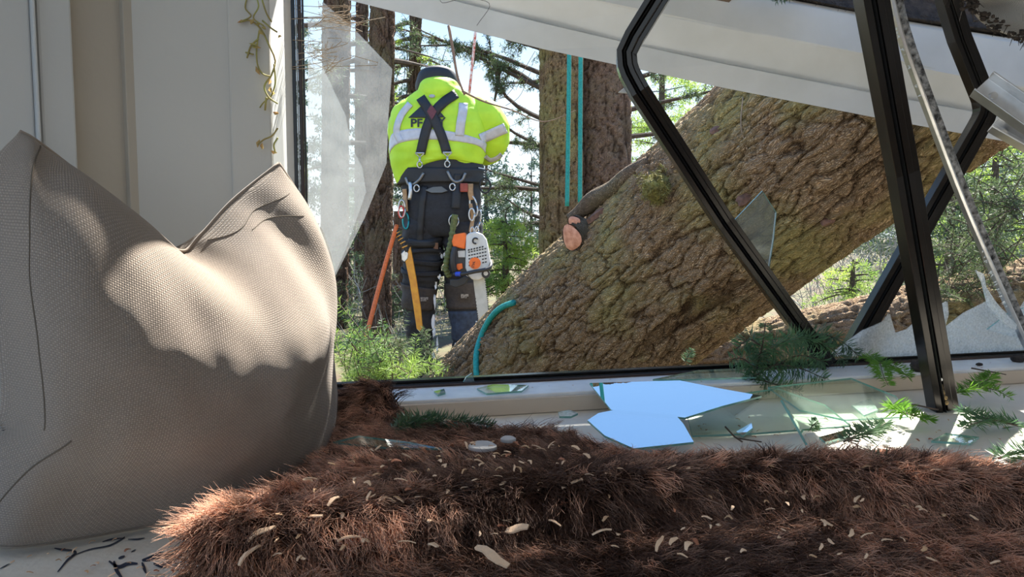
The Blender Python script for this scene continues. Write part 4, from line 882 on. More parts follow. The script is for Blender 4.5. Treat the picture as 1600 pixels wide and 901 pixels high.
m = MB(); m.tube(crv([P(711, 386, CY), P(708, 398, CY - .01), P(708, 412, CY - .01), P(711, 424, CY)], 14), .017, 10); m.build('rear_handle', M_csb, saw, True)
fh = MB(); fh.tube(crv([P(709, 428, CY - .03), P(722, 428, CY - .05), P(742, 424, CY - .05), P(762, 420, CY - .04), P(767, 414, CY - .01), P(766, 408, CY + .05)], 24), .012, 10); fhb = fh.build('front_handle', M_csb, saw, True)
m = MB(); m.tube([P(712, 428, CY - .037), P(720, 428, CY - .047)], .0145, 10); m.build('blue_sleeve', M_blue, fhb, True)
m = MB(); c_ = P(759, 428, CY - .01); m.tube([c_, c_ + V(0, .06, 0)], .026, 18); oc = m.build('oil_cap', M_csb, saw); m = MB(); c_ = P(759, 427, CY - .014); m.tube([c_, c_ + V(0, .006, 0)], .014, 14); m.build('cap_boss', M_csw, oc)
cpoly('hand_guard', [(703, 436), (716, 436), (726, 430), (733, 434), (727, 444), (712, 450), (703, 446)], .0, .07, M_csb, .006)
barp = [(739, 434), (757, 430), (762, 470), (764, 500), (764, 520), (760, 528), (754, 528), (750, 518), (746, 490)]
gb = cpoly('guide_bar', barp, .06, .006, mat('saw_bar_steel', (.52, .54, .53), .4, metal=.25, var=.15, scale=30), .001)
text3('STIHL', 754, 532, 11.5, 0, M_ink, gb, None, rot=R(86), sx=1.0, depth=CY + .058)
ch = MB(); loop = crv([V(x, y, 0) for x, y in barp[1:] + [barp[0]]], 90)
for q in loop[:84]:
    c_ = P(q.x, q.y, CY + .063); ch.box(c_, (.006, .009, .007))
ch.build('saw_chain', M_csb, saw)
for (x, y) in ((738, 358), (745, 357)):
    m = MB(); s_ = PY / F; c_ = P(x, y + 4, CY + .03); m.tube([c_ + V(.012 * math.cos(q), 0, .03 * math.sin(q)) for q in np.linspace(0, 6.28, 14)], .004, 6); m.build('hanging_ring', M_steel, saw, True)

# ================================================================== LINEN PILLOW
M_lin = bpy.data.materials.new('linen_weave'); M_lin.use_nodes = True
n = M_lin.node_tree.nodes; L = M_lin.node_tree.links; b = n['Principled BSDF']; b.inputs['Roughness'].default_value = .9; b.inputs['Specular IOR Level'].default_value = .15
b.inputs['Sheen Weight'].default_value = .25; b.inputs['Sheen Roughness'].default_value = .5
uvn = n.new('ShaderNodeUVMap'); sx_ = n.new('ShaderNodeSeparateXYZ'); nzw = n.new('ShaderNodeTexNoise'); nzw.inputs['Scale'].default_value = 14; nzw.inputs['Detail'].default_value = 3
L.new(uvn.outputs[0], nzw.inputs['Vector'])
mad = n.new('ShaderNodeVectorMath'); mad.operation = 'MULTIPLY_ADD'; mad.inputs[1].default_value = (.006, .006, 0); L.new(nzw.outputs['Color'], mad.inputs[0]); L.new(uvn.outputs[0], mad.inputs[2]); L.new(mad.outputs[0], sx_.inputs[0])
def mth(op, a, b_=None, c=None):
    q = n.new('ShaderNodeMath'); q.operation = op
    for i, v in enumerate((a, b_, c)):
        if v is None: continue
        if isinstance(v, (int, float)): q.inputs[i].default_value = v
        else: L.new(v, q.inputs[i])
    return q.outputs[0]
TH = 2 * math.pi / .0052
su_ = mth('SINE', mth('MULTIPLY', sx_.outputs[0], TH)); sv_ = mth('SINE', mth('MULTIPLY', sx_.outputs[1], TH))
wv = mth('MULTIPLY_ADD', mth('MULTIPLY', su_, sv_), .5, .5)       # basket weave
au = mth('ABSOLUTE', su_); av = mth('ABSOLUTE', sv_); gap = mth('MINIMUM', au, av)
hgt = mth('MULTIPLY', mth('POWER', mth('MAXIMUM', gap, .001), .4), mth('MULTIPLY_ADD', wv, .4, .6))
n1 = n.new('ShaderNodeTexNoise'); n1.inputs['Scale'].default_value = 260; n1.inputs['Detail'].default_value = 2; L.new(uvn.outputs[0], n1.inputs['Vector'])
n2 = n.new('ShaderNodeTexNoise'); n2.inputs['Scale'].default_value = 5; n2.inputs['Detail'].default_value = 5; L.new(uvn.outputs[0], n2.inputs['Vector'])
rc = ramp(n, [(.05, (.075, .056, .044)), (.4, (.22, .178, .145)), (.9, (.37, .31, .258))]); L.new(hgt, rc.inputs[0])
rm = ramp(n, [(.35, (.80, .79, .78)), (.65, (1.05, 1.03, 1.0))]); L.new(mth('MULTIPLY_ADD', n1.outputs['Fac'], .5, mth('MULTIPLY', n2.outputs['Fac'], .5)), rm.inputs[0])
mx = n.new('ShaderNodeMix'); mx.data_type = 'RGBA'; mx.blend_type = 'MULTIPLY'; mx.inputs[0].default_value = 1; L.new(rc.outputs[0], mx.inputs[6]); L.new(rm.outputs[0], mx.inputs[7]); L.new(mx.outputs[2], b.inputs['Base Color'])
bp = n.new('ShaderNodeBump'); bp.inputs['Strength'].default_value = .7; bp.inputs['Distance'].default_value = .0015; L.new(hgt, bp.inputs['Height']); L.new(bp.outputs[0], b.inputs['Normal'])
def zz(x, y, z=.004): return Pz(x, y, z)
cb = crv([P(-70, 835, .66), zz(-10, 852), zz(70, 848), zz(200, 826), zz(320, 804), zz(425, 776), zz(500, 722), zz(528, 664)], 61)
cr = crv([zz(528, 664), P(526, 620, .99), P(514, 540, .95), P(508, 480, .93), P(500, 400, .915), P(478, 325, .91), P(436, 255, .915)], 61)
ct = crv([P(30, 205, .705), P(62, 224, .715), P(150, 292, .75), P(225, 352, .79), P(283, 392, .83), P(315, 366, .85), P(365, 312, .88), P(436, 255, .915)], 61)
cl = crv([P(-70, 835, .64), P(-40, 720, .645), P(0, 640, .65), P(-6, 520, .66), P(-22, 400, .67), P(-12, 262, .69), P(30, 205, .705)], 61)
def ev(c, t):
    q = max(0, min(1, t)) * 60; i = min(int(q), 59); return c[i].lerp(c[i + 1], q - i)
BN = V(.76, -.65, -.04).normalized()
def coons(s, t):
    return ev(cb, s) * (1 - t) + ev(ct, s) * t + ev(cl, t) * (1 - s) + ev(cr, t) * s - (cb[0] * (1 - s) * (1 - t) + cb[60] * s * (1 - t) + ct[0] * (1 - s) * t + ct[60] * s * t)
def sstep(a, b_, x): x = max(0, min(1, (x - a) / (b_ - a))); return x * x * (3 - 2 * x)
def pil(s, t, side):
    p = coons(s, t)
    e = (max(0, math.sin(math.pi * s)) ** .55) * (max(0, math.sin(math.pi * t ** 1.75)) ** .5)
    if side > 0:
        h = .115 * e
        h += .030 * math.exp(-((s - .72) / .2) ** 2 - ((t - .62) / .16) ** 2)          # shoulder of stuffing under the chop
        h -= .045 * math.exp(-((s - .56) / .13) ** 2 - ((t - .97) / .13) ** 2)         # the chop
        h -= .020 * math.exp(-((s - .86) / .05) ** 2 - ((t - .80) / .2) ** 2)          # crease to the far ear
        h += .014 * math.exp(-((s - .93) / .04) ** 2 - ((t - .80) / .2) ** 2)
        h -= .022 * math.exp(-((s - .16) / .05) ** 2 - ((t - .88) / .13) ** 2)         # near ear pinch
        h -= .030 * math.exp(-((s - .06) / .06) ** 2 - ((t - .24) / .05) ** 2)         # fold at the left side
        h += .012 * math.sin((t * .8 + s * 1.1) * 9) * math.exp(-((s - .12) / .14) ** 2) * e
        h += .006 * noise.noise(V(s * 6, t * 6, 1)) * e + .004 * noise.noise(V(s * 13, t * 10, 4)) * e
        return p + BN * h + V(0, 0, -.0) 
    return p - BN * (.06 * e)
NS, NT = 150, 130
m = MB(); m.grid(lambda s, t: pil(s, t, 1), NS, NT); m.grid(lambda s, t: pil(s, t, -1), NS, NT)
pm = bpy.data.meshes.new('pillow'); pm.from_pydata([tuple(v) for v in m.v], [], m.f)
uvl = pm.uv_layers.new(name='UVMap'); li = np.zeros(len(pm.loops), dtype=np.int32); pm.loops.foreach_get('vertex_index', li); li = li % (NS * NT)
uvs = np.stack([(li % NS) / (NS - 1) * .56, (li // NS) / (NT - 1) * .50], 1); uvl.data.foreach_set('uv', uvs.astype(np.float32).ravel())
bm = bmesh.new(); bm.from_mesh(pm); bmesh.ops.remove_doubles(bm, verts=bm.verts, dist=.0006); bmesh.ops.recalc_face_normals(bm, faces=bm.faces); bm.faces.ensure_lookup_table(); bm.normal_update()
if bm.faces[(NT // 2) * (NS - 1) + NS // 2].normal.dot(BN) < 0: bmesh.ops.reverse_faces(bm, faces=bm.faces[:])
bm.to_mesh(pm); bm.free()
pm.shade_smooth(); po = bpy.data.objects.new('pillow', pm); link(po); pm.materials.append(M_lin)
tag(po, 'beige woven linen throw pillow with a chopped top in the corner', 'pillow')
M_seam = mat('seam_thread', (.10, .08, .06), .9)
def seam(st, r=.0008, off=.0001, side=1):
    q = crv([V(*a, 0) for a in st], 60); m = MB(); m.tube([pil(p.x, p.y, side) + BN * off for p in q], r, 5); m.build('seam', M_seam, po, True)
seam([(.13, .97), (.115, .85), (.105, .6), (.115, .4), (.13, .31)]); seam([(.20, .30), (.15, .2), (.09, .06), (.085, .02)])
seam([(.80, .93), (.88, .90), (.93, .86)], .0007); seam([(.70, .985), (.78, .955), (.86, .95), (.95, .93)], .0007)
m = MB(); m.tube([p + V(0, 0, 0) for p in cb], .0022, 6); m.tube(ct, .0022, 6); m.tube(cr, .0022, 6); m.build('edge_piping', M_lin, po, True)

# ================================================================== FUR RUG
poly = [Pz(x, y, .0) for x, y in [(290, 1010), (335, 905), (385, 838), (430, 790), (482, 742), (528, 700), (548, 668), (600, 668), (650, 688), (760, 692), (880, 700), (960, 730), (1080, 742), (1230, 744), (1330, 738), (1430, 728), (1530, 748), (1640, 776), (1760, 830), (1900, 1010)]]
pxy = np.array([(p.x, p.y) for p in poly])
def inside(x, y):
    r = np.zeros(x.shape, bool); j = len(pxy) - 1
    for i in range(len(pxy)):
        xi, yi = pxy[i]; xj, yj = pxy[j]
        c = ((yi > y) != (yj > y)) & (x < (xj - xi) * (y - yi) / (yj - yi + 1e-12) + xi); r ^= c; j = i
    return r
def seg_dist(x, y, pl):
    d = np.full(x.shape, 9.); sg = np.zeros(x.shape)
    for (ax_, ay_), (bx_, by_) in zip(pl[:-1], pl[1:]):
        dx, dy = bx_ - ax_, by_ - ay_; t = np.clip(((x - ax_) * dx + (y - ay_) * dy) / (dx * dx + dy * dy), 0, 1); qx = x - ax_ - t * dx; qy = y - ay_ - t * dy
        dd = np.hypot(qx, qy); c = dd < d; d = np.where(c, dd, d); sg = np.where(c, np.sign(dx * qy - dy * qx), sg)
    return d, sg
def pxl(l): return [(Pz(x, y, .03).x, Pz(x, y, .03).y) for x, y in l]
RID = [(pxl([(560, 745), (700, 745), (850, 740), (950, 740), (1080, 742), (1250, 744), (1420, 742), (1560, 764)]), .018, .014, .022),
       (pxl([(440, 800), (600, 785), (760, 772), (900, 764), (1100, 768), (1300, 772)]), .024, .015, .03),
       (pxl([(370, 860), (600, 835), (800, 806), (1000, 785), (1200, 768), (1400, 775), (1600, 800), (1800, 850)]), .040, .022, .045)]
lump = Pz(585, 650, .02); lump2 = Pz(1030, 690, .02)
def rug_h(x, y):
    h = .006 + .006 * fbm(x * 14, y * 14, 3, 3); hr = 0 * x
    for pl, amp, w1, w2 in RID:
        d, sg = seg_dist(x, y, pl); w_ = np.where(sg < 0, w1, w2); hr = np.maximum(hr, amp * np.exp(-(d / w_) ** 2))
    h = h + hr + .045 * np.exp(-((x - lump.x) / .045) ** 2 - ((y - lump.y) / .05) ** 2)
    return h
gx, gy = np.meshgrid(np.linspace(pxy[:, 0].min(), pxy[:, 0].max(), 240), np.linspace(max(.16, pxy[:, 1].min()), pxy[:, 1].max(), 130))
ok = inside(gx, gy); gz = rug_h(gx, gy); idx = -np.ones(gx.shape, int); q = ok[:-1, :-1] & ok[1:, :-1] & ok[:-1, 1:] & ok[1:, 1:]
nx_ = gx.shape[1]; J_, I_ = np.nonzero(q); quads = np.stack([J_ * nx_ + I_, J_ * nx_ + I_ + 1, (J_ + 1) * nx_ + I_ + 1, (J_ + 1) * nx_ + I_], 1)
us = np.unique(quads); rm_ = -np.ones(gx.size, int); rm_[us] = np.arange(len(us)); vts = np.stack([gx, gy, gz], -1).reshape(-1, 3)[us]
M_hide = mat('rug_hide', (.05, .028, .02), .95, var=.4, scale=40)
rug = npmesh('fur_rug', vts, rm_[quads], M_hide); sd = rug.modifiers.new('t', 'SOLIDIFY'); sd.thickness = .005; sd.offset = -1
tag(rug, 'shaggy reddish brown fur rug spread over the window seat', 'rug')
# pile as hair curves: locks of strands
NL, NSR, NP = 9500, 30, 6
lx = RNG.uniform(pxy[:, 0].min(), pxy[:, 0].max(), NL * 3); ly = RNG.uniform(.16, pxy[:, 1].max(), NL * 3); k_ = inside(lx, ly); lx = lx[k_]; ly = ly[k_]
# more and finer locks near the camera are not needed: keep all that fall inside
lz = rug_h(lx, ly); e_ = .004
hx = (rug_h(lx + e_, ly) - rug_h(lx - e_, ly)) / (2 * e_); hy = (rug_h(lx, ly + e_) - rug_h(lx, ly - e_)) / (2 * e_)
nrm = np.stack([-hx, -hy, np.ones_like(hx)], 1); nrm /= np.linalg.norm(nrm, axis=1)[:, None]
ang = -1.75 + 1.5 * (fbm(lx * 7, ly * 7, 11, 3) - .45) * 2.2 + RNG.normal(0, .55, len(lx))
lean = np.stack([np.cos(ang), np.sin(ang), np.zeros_like(ang)], 1)
llen = .038 * RNG.uniform(.7, 1.25, len(lx)) * (.85 + .4 * fbm(lx * 9, ly * 9, 21, 2))
ldir = nrm * RNG.uniform(.45, .9, (len(lx), 1)) + lean * RNG.uniform(.6, 1.1, (len(lx), 1)); ldir /= np.linalg.norm(ldir, axis=1)[:, None]
ntot = len(lx) * NSR
root = np.repeat(np.stack([lx, ly, lz], 1), NSR, 0); root[:, :2] += RNG.normal(0, .0050, (ntot, 2)); root[:, 2] = rug_h(root[:, 0], root[:, 1]) - .001
d0 = np.repeat(ldir, NSR, 0) + RNG.normal(0, .16, (ntot, 3)); ll = np.repeat(llen, NSR) * RNG.uniform(.6, 1.1, ntot)
tipc = np.repeat(np.stack([lx, ly, lz], 1) + ldir * llen[:, None], NSR, 0)
curl = RNG.normal(0, .004, (ntot, 3)); ph = np.repeat(RNG.uniform(0, 6.28, len(lx)), NSR); side_ = np.cross(d0, np.array([0, 0, 1.]))
T = np.linspace(0, 1, NP); pts = np.zeros((ntot, NP, 3), np.float32)
for i, t in enumerate(T):
    free = root + d0 * (ll * t)[:, None] + np.array([0, 0, 1.]) * (.012 * math.sin(t * 2.4) * .6); 
    cl_ = root * (1 - t) + tipc * t; p = free * (1 - .88 * t) + cl_ * (.88 * t) + curl * t * t + side_ * (.0022 * math.sin(t * 5) * np.cos(ph))[:, None]
    p[:, 2] -= .010 * t * t; pts[:, i] = p
pts[..., 2] = np.maximum(pts[..., 2], .002)
hc = bpy.data.hair_curves.new('fur_pile'); hc.add_curves([NP] * ntot); hc.points.foreach_set('position', pts.ravel())
ra_ = hc.attributes.get('radius') or hc.attributes.new('radius', 'FLOAT', 'POINT'); rad = np.tile(np.array([.00030, .00032, .00028, .00022, .00015, .00005], np.float32), ntot); ra_.data.foreach_set('value', rad)
at = hc.attributes.new('tone', 'FLOAT', 'CURVE'); at.data.foreach_set('value', np.clip(np.repeat(fbm(lx * 6, ly * 6, 31, 3) * .9 + RNG.normal(0, .22, len(lx)), NSR) + RNG.normal(0, .06, ntot), 0, 1).astype(np.float32))
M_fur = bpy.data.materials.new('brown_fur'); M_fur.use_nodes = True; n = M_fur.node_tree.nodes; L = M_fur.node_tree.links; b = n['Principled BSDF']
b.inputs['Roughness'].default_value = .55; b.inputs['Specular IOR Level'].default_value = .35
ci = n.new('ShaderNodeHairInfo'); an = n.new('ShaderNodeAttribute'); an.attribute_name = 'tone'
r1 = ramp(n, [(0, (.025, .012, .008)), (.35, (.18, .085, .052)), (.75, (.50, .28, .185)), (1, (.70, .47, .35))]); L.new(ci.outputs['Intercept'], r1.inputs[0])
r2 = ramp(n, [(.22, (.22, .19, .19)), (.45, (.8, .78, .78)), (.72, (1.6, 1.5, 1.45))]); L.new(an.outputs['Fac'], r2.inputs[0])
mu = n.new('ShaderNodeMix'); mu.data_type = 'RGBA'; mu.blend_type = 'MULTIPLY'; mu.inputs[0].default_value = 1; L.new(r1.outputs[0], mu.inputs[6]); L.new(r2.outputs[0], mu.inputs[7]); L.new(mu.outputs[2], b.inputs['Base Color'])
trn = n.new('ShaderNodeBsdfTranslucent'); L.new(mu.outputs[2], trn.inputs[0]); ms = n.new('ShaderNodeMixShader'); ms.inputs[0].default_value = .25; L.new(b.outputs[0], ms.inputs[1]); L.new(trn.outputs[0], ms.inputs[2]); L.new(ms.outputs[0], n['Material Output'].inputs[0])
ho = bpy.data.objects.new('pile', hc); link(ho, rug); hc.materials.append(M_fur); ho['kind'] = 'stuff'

# ================================================================== GLASS ON THE BENCH
def bshard(label, pts, mg, zfar=.03, z0=.004, edge=True, group='broken glass on the window seat', zs=None):
    q = [Pz(x, y, z) for (x, y), z in zip(pts, zs)]; p0 = q[0]
    # best-fit plane so that the piece is flat
    c = sum(q, Vector()) / len(q); A_ = np.array([(v - c)[:] for v in q]); u_, s_, vt = np.linalg.svd(A_); nn = Vector(vt[2]); nn = nn if nn.z > 0 else -nn
    q = [Pp(x, y, c, nn) for x, y in pts]
    cr_ = sum(((q[i] - q[0]).cross(q[i + 1] - q[0]) for i in range(1, len(q) - 1)), Vector())
    if cr_.dot(nn) < 0: q = q[::-1]
    o = shard('glass_shard', q, mg, None, .0028, edge); tag(o, label, 'glass shard', group); return o
bshard('sky-blue reflecting glass sheet leaning on the window sill', [(921, 598), (1062, 594), (1128, 607), (1190, 618), (1128, 634), (1070, 652), (955, 640)], G_mirror, zs=[.041, .046, .046, .046, .034, .026, .028])
bshard('sky-blue reflecting glass piece half sunk in the fur edge', [(918, 656), (935, 645), (960, 640), (1056, 648), (1068, 662), (1084, 690), (990, 700), (945, 680)], G_mirror, zs=[.030, .033, .034, .034, .029, .021, .018, .024])
bshard('greenish clear glass sheet lying right of the blue pieces', [(1072, 640), (1130, 618), (1215, 606), (1290, 632), (1330, 664), (1180, 676), (1082, 680)], G_clear, zs=[.028, .034, .034, .014, .006, .004, .006])
bshard('clear glass pane piece lying under the big fir sprig', [(1200, 604), (1330, 590), (1400, 618), (1420, 650), (1320, 655), (1250, 640)], G_clear, zs=[.036, .038, .02, .008, .006, .016])
bshard('thin green-edged glass strip along the sill', [(1020, 592), (1090, 578), (1180, 574), (1190, 588), (1075, 592)], G_clear, zs=[.034] * 5)
bshard('pale green glass flake on the sill left part', [(745, 606), (770, 600), (826, 601), (815, 610), (760, 614)], G_clear, zs=[.032] * 5)
bshard('small clear flake on the sill below the track', [(678, 611), (694, 607), (696, 613), (684, 616)], G_clear, zs=[.032] * 4)
bshard('thin standing sliver leaning at the fur edge', [(1222, 624), (1228, 632), (1266, 690), (1262, 694)], G_clear, zs=[.05, .05, .004, .004])
bshard('small blue glass chip near the brown fur tufts', [(1150, 674), (1174, 660), (1176, 668), (1160, 680)], G_mirror, zs=[.006, .012, .01, .006])
bshard('flat blue-grey glass sliver on the bench', [(1280, 682), (1318, 672), (1326, 680), (1290, 690)], G_mirror, zs=[.005] * 4)
bshard('green glass piece beside the fur at right', [(1455, 688), (1478, 676), (1530, 682), (1516, 692)], G_clear, zs=[.006] * 4)
bshard('crazed clear glass clump by the sprig stem', [(1330, 632), (1360, 622), (1372, 640), (1350, 648)], G_frost, zs=[.01] * 4)
bshard('rounded grey glass flake on the sill front edge', [(872, 643), (890, 640), (903, 645), (892, 650), (874, 650)], G_frost, zs=[.02] * 5)
def lyingflake(label, cx, cy, rx, ry, z, mm_):
    m = MB(); c = Pz(cx, cy, z); k = 16; rg = []
    for i in range(k):
        q = 2 * math.pi * i / k; p = Pz(cx + rx * math.cos(q) * (1 + .12 * math.sin(3 * q)), cy + ry * math.sin(q), z); rg.append(p)
    m.prism(rg, (0, 0, .004)); tag(m.build('flake', mm_, bevel=.0012), label, 'flake', 'pale flakes in the fur')
M_flake = mat('pale_grey_flake', (.50, .47, .45), .6, var=.15, scale=60)
lyingflake('rounded grey plaster flake resting in the fur', 754, 700, 22, 7, .046, M_flake)
lyingflake('small grey plaster flake near the short fir sprig', 794, 689, 12, 4, .044, M_flake)
bshard('clear glass sliver near the far pillow edge', [(520, 690), (560, 680), (640, 690), (690, 700), (600, 698)], G_clear, zs=[.035, .04, .04, .036, .034])

# ================================================================== FIR SPRIGS
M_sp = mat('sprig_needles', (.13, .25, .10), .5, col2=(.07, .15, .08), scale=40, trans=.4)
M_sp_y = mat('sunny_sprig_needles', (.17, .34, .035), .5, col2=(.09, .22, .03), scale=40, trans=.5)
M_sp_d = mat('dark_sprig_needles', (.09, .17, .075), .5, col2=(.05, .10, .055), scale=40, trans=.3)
def sprig(label, stems, r=.0016, mn=M_sp, nl=.022, nw=.0013, per=900, spread=.8, flat=(0, 0, 1), group='fir sprigs', droop=0.0):
    if group == 'fir sprigs': nw *= 1.45; per *= 2.4
    stems = [crv(s, 9) for s in stems]; rt = empty('fir_sprig', tuple(stems[0][0])); tag(rt, label, 'fir sprig', group)
    m = MB()
    for i, s in enumerate(stems): m.tube(s, [r * (1 - .07 * k) * (1 if i == 0 else .7) for k in range(9)], 5)
    m.build('stem', M_twig, rt); needles(stems, mn, 'needles', rt, nl, nw, per, spread, flat, droop); return rt
def B_(l, z): return [Pz(x, y, z if not isinstance(z, (list, tuple)) else z[i]) for i, (x, y) in enumerate(l)]
Yb = 1.19
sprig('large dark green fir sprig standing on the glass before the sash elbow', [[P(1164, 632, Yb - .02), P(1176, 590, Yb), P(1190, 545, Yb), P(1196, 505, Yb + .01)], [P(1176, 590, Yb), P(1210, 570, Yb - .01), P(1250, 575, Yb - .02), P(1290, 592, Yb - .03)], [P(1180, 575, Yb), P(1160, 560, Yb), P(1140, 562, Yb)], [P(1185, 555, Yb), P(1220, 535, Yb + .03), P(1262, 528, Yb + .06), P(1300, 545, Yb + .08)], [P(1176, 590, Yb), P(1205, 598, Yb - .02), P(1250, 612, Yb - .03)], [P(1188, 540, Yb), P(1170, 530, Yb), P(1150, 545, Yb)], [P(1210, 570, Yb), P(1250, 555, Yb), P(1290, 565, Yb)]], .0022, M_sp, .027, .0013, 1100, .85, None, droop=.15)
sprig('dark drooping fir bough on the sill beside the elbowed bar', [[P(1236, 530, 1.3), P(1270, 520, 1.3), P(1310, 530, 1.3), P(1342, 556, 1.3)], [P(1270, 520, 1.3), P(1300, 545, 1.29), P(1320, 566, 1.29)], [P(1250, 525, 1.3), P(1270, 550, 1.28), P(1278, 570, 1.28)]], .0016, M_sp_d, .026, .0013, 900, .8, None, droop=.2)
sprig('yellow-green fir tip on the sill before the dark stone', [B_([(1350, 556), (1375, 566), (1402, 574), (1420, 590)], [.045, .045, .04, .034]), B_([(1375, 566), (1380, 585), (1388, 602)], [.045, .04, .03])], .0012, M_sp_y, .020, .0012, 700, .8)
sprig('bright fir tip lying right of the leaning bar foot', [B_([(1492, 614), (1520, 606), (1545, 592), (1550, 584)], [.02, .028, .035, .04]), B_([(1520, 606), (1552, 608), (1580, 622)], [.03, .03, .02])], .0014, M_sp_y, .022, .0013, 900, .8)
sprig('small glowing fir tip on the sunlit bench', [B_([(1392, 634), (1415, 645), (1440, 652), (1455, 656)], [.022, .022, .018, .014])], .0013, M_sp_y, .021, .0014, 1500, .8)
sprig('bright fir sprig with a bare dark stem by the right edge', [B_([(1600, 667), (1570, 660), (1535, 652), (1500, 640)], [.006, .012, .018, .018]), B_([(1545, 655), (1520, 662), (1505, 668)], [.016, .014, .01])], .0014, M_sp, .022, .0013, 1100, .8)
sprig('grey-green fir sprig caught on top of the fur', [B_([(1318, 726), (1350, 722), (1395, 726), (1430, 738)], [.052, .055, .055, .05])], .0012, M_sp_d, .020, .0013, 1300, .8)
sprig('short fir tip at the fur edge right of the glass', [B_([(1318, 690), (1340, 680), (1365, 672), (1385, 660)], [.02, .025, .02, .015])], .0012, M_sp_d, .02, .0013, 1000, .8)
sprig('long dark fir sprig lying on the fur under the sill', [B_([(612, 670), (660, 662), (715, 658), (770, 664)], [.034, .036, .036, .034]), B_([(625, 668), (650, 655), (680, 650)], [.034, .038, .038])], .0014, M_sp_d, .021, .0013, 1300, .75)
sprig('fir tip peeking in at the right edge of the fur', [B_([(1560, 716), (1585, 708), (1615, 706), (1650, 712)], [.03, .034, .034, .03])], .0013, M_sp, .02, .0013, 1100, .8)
sprig('tiny fir tip stuck before the fallen trunk', [[P(1070, 566, 1.42), P(1076, 555, 1.42), P(1082, 545, 1.42)]], .001, M_sp_d, .014, .0012, 1600, .8, None)
sprig('small upright fir tip on the bench behind the fur', [B_([(1265, 672), (1270, 664), (1278, 658)], [.006, .014, .02])], .001, M_sp, .014, .0012, 1500, .8, None)
# big bright bough outside, lower left
st = []
base = P(560, 640, 2.7)
for k in range(16):
    e = P(random.uniform(515, 655), random.uniform(505, 590), random.uniform(2.5, 3.0)); s0 = P(random.uniform(560, 620), 640, 2.7); mid = s0.lerp(e, .55) + rv(.03); st.append([s0, mid, e])
    for q in range(4): t = random.uniform(.4, .9); p = s0.lerp(e, t); st.append([p, p + (e - s0) * .12 + rv(.03), p + (e - s0) * .2 + rv(.07)])
sprig('bright fir bough growing outside the lower left window corner', st, .004, mat('mid_green_needles', (.30, .43, .08), .6, col2=(.08, .16, .05), scale=5, trans=.4), .035, .0028, 500, .8, None, 'boughs outside')
st = []
for k in range(8):
    s0 = P(595, 600, 3.6); e = P(random.uniform(585, 690), random.uniform(515, 575), random.uniform(3.4, 3.8)); st.append([s0, s0.lerp(e, .5) + rv(.04), e])
    for q in range(4): t = random.uniform(.3, .9); p = s0.lerp(e, t); st.append([p, p + (e - s0) * .12 + rv(.04), p + (e - s0) * .2 + rv(.08)])
sprig('dark fir bough before the climber left boot', st, .004, M_needle, .04, .003, 420, .8, None, 'boughs outside')
m = MB(); m.tube(crv([P(605, 568, 2.9), P(630, 582, 2.9), P(652, 594, 2.9), P(680, 602, 2.9)], 14), [.008 - .0003 * k for k in range(14)], 6); tag(m.build('dead_stick', mat('dry_stick', (.33, .24, .16), .9, var=.4, scale=40), smooth=True), 'dry stick lying outside below the climber boots', 'stick')
st = []
for k in range(14):
    s0 = P(1640, random.uniform(200, 470), random.uniform(3.2, 4.2)); e = P(random.uniform(1450, 1560), s0.z * 0 + random.uniform(230, 480), random.uniform(3.3, 4.2)); st.append([s0, s0.lerp(e, .5) + V(0, 0, .05), e])
    for q in range(7): t = random.uniform(.3, .95); p = s0.lerp(e, t); st.append([p, p + (e - s0) * .1 + rv(.05), p + (e - s0) * .18 + rv(.11)])
sprig('fir boughs sweeping in behind the silver strip at right', st, .005, M_needle, .032, .003, 330, .8, None, 'boughs outside')
# clods of bark on the sill
def clod(label, px, py, z, rx, ry, rz):
    m = MB(); m.sphere((0, 0, 0), 1, 20, 14); c = Pz(px, py, z) + V(0, 0, rz * .8)
    m.v = [c + V(v.x * rx, v.y * ry, v.z * rz) * (1 + .22 * noise.noise(v * 2.2 + V(px, 0, 0)) + .1 * noise.noise(v * 6)) for v in m.v]
    tag(m.build('bark_clod', mat('dark_bark_clod', (.06, .045, .038), .9, col2=(.02, .015, .012), scale=120, bump=.6, bscale=250), smooth=True), label, 'bark clod', 'bark clods on the sill')
clod('dark lumpy bark clod on the sill beside the leaning bar', 1437, 580, ZS, .016, .014, .011); clod('small dark clod on the sill at the right edge', 1590, 565, ZS, .012, .010, .008)
clod('flat dark crumb on the sill left of the stile', 1322, 568, ZS, .012, .006, .003); clod('tiny dark crumb right of the leaning bar', 1530, 571, ZS, .006, .004, .003)
m = MB(); m.tube(B_([(1518, 575), (1545, 580), (1572, 585)], .032), [.0015, .0013, .0008], 5); tag(m.build('twig', M_twig), 'thin dark twig on the sill at the right', 'twig', 'twigs on the sill')
m = MB(); m.tube(B_([(1133, 666), (1148, 682), (1160, 690)], [.02, .01, .006]), [.0012] * 3, 5); m.tube(B_([(1150, 684), (1190, 690)], .008), .001, 5); tag(m.build('twig', M_twig), 'thin brown twig at the fur edge below the glass', 'twig', 'twigs on the sill')
m = MB(); m.tube(B_([(1394, 636), (1430, 632), (1466, 640)], [.004, .006, .006]), [.0014] * 3, 5); tag(m.build('twig', M_twig), 'dark twig at the foot of the leaning bar', 'twig', 'twigs on the sill')

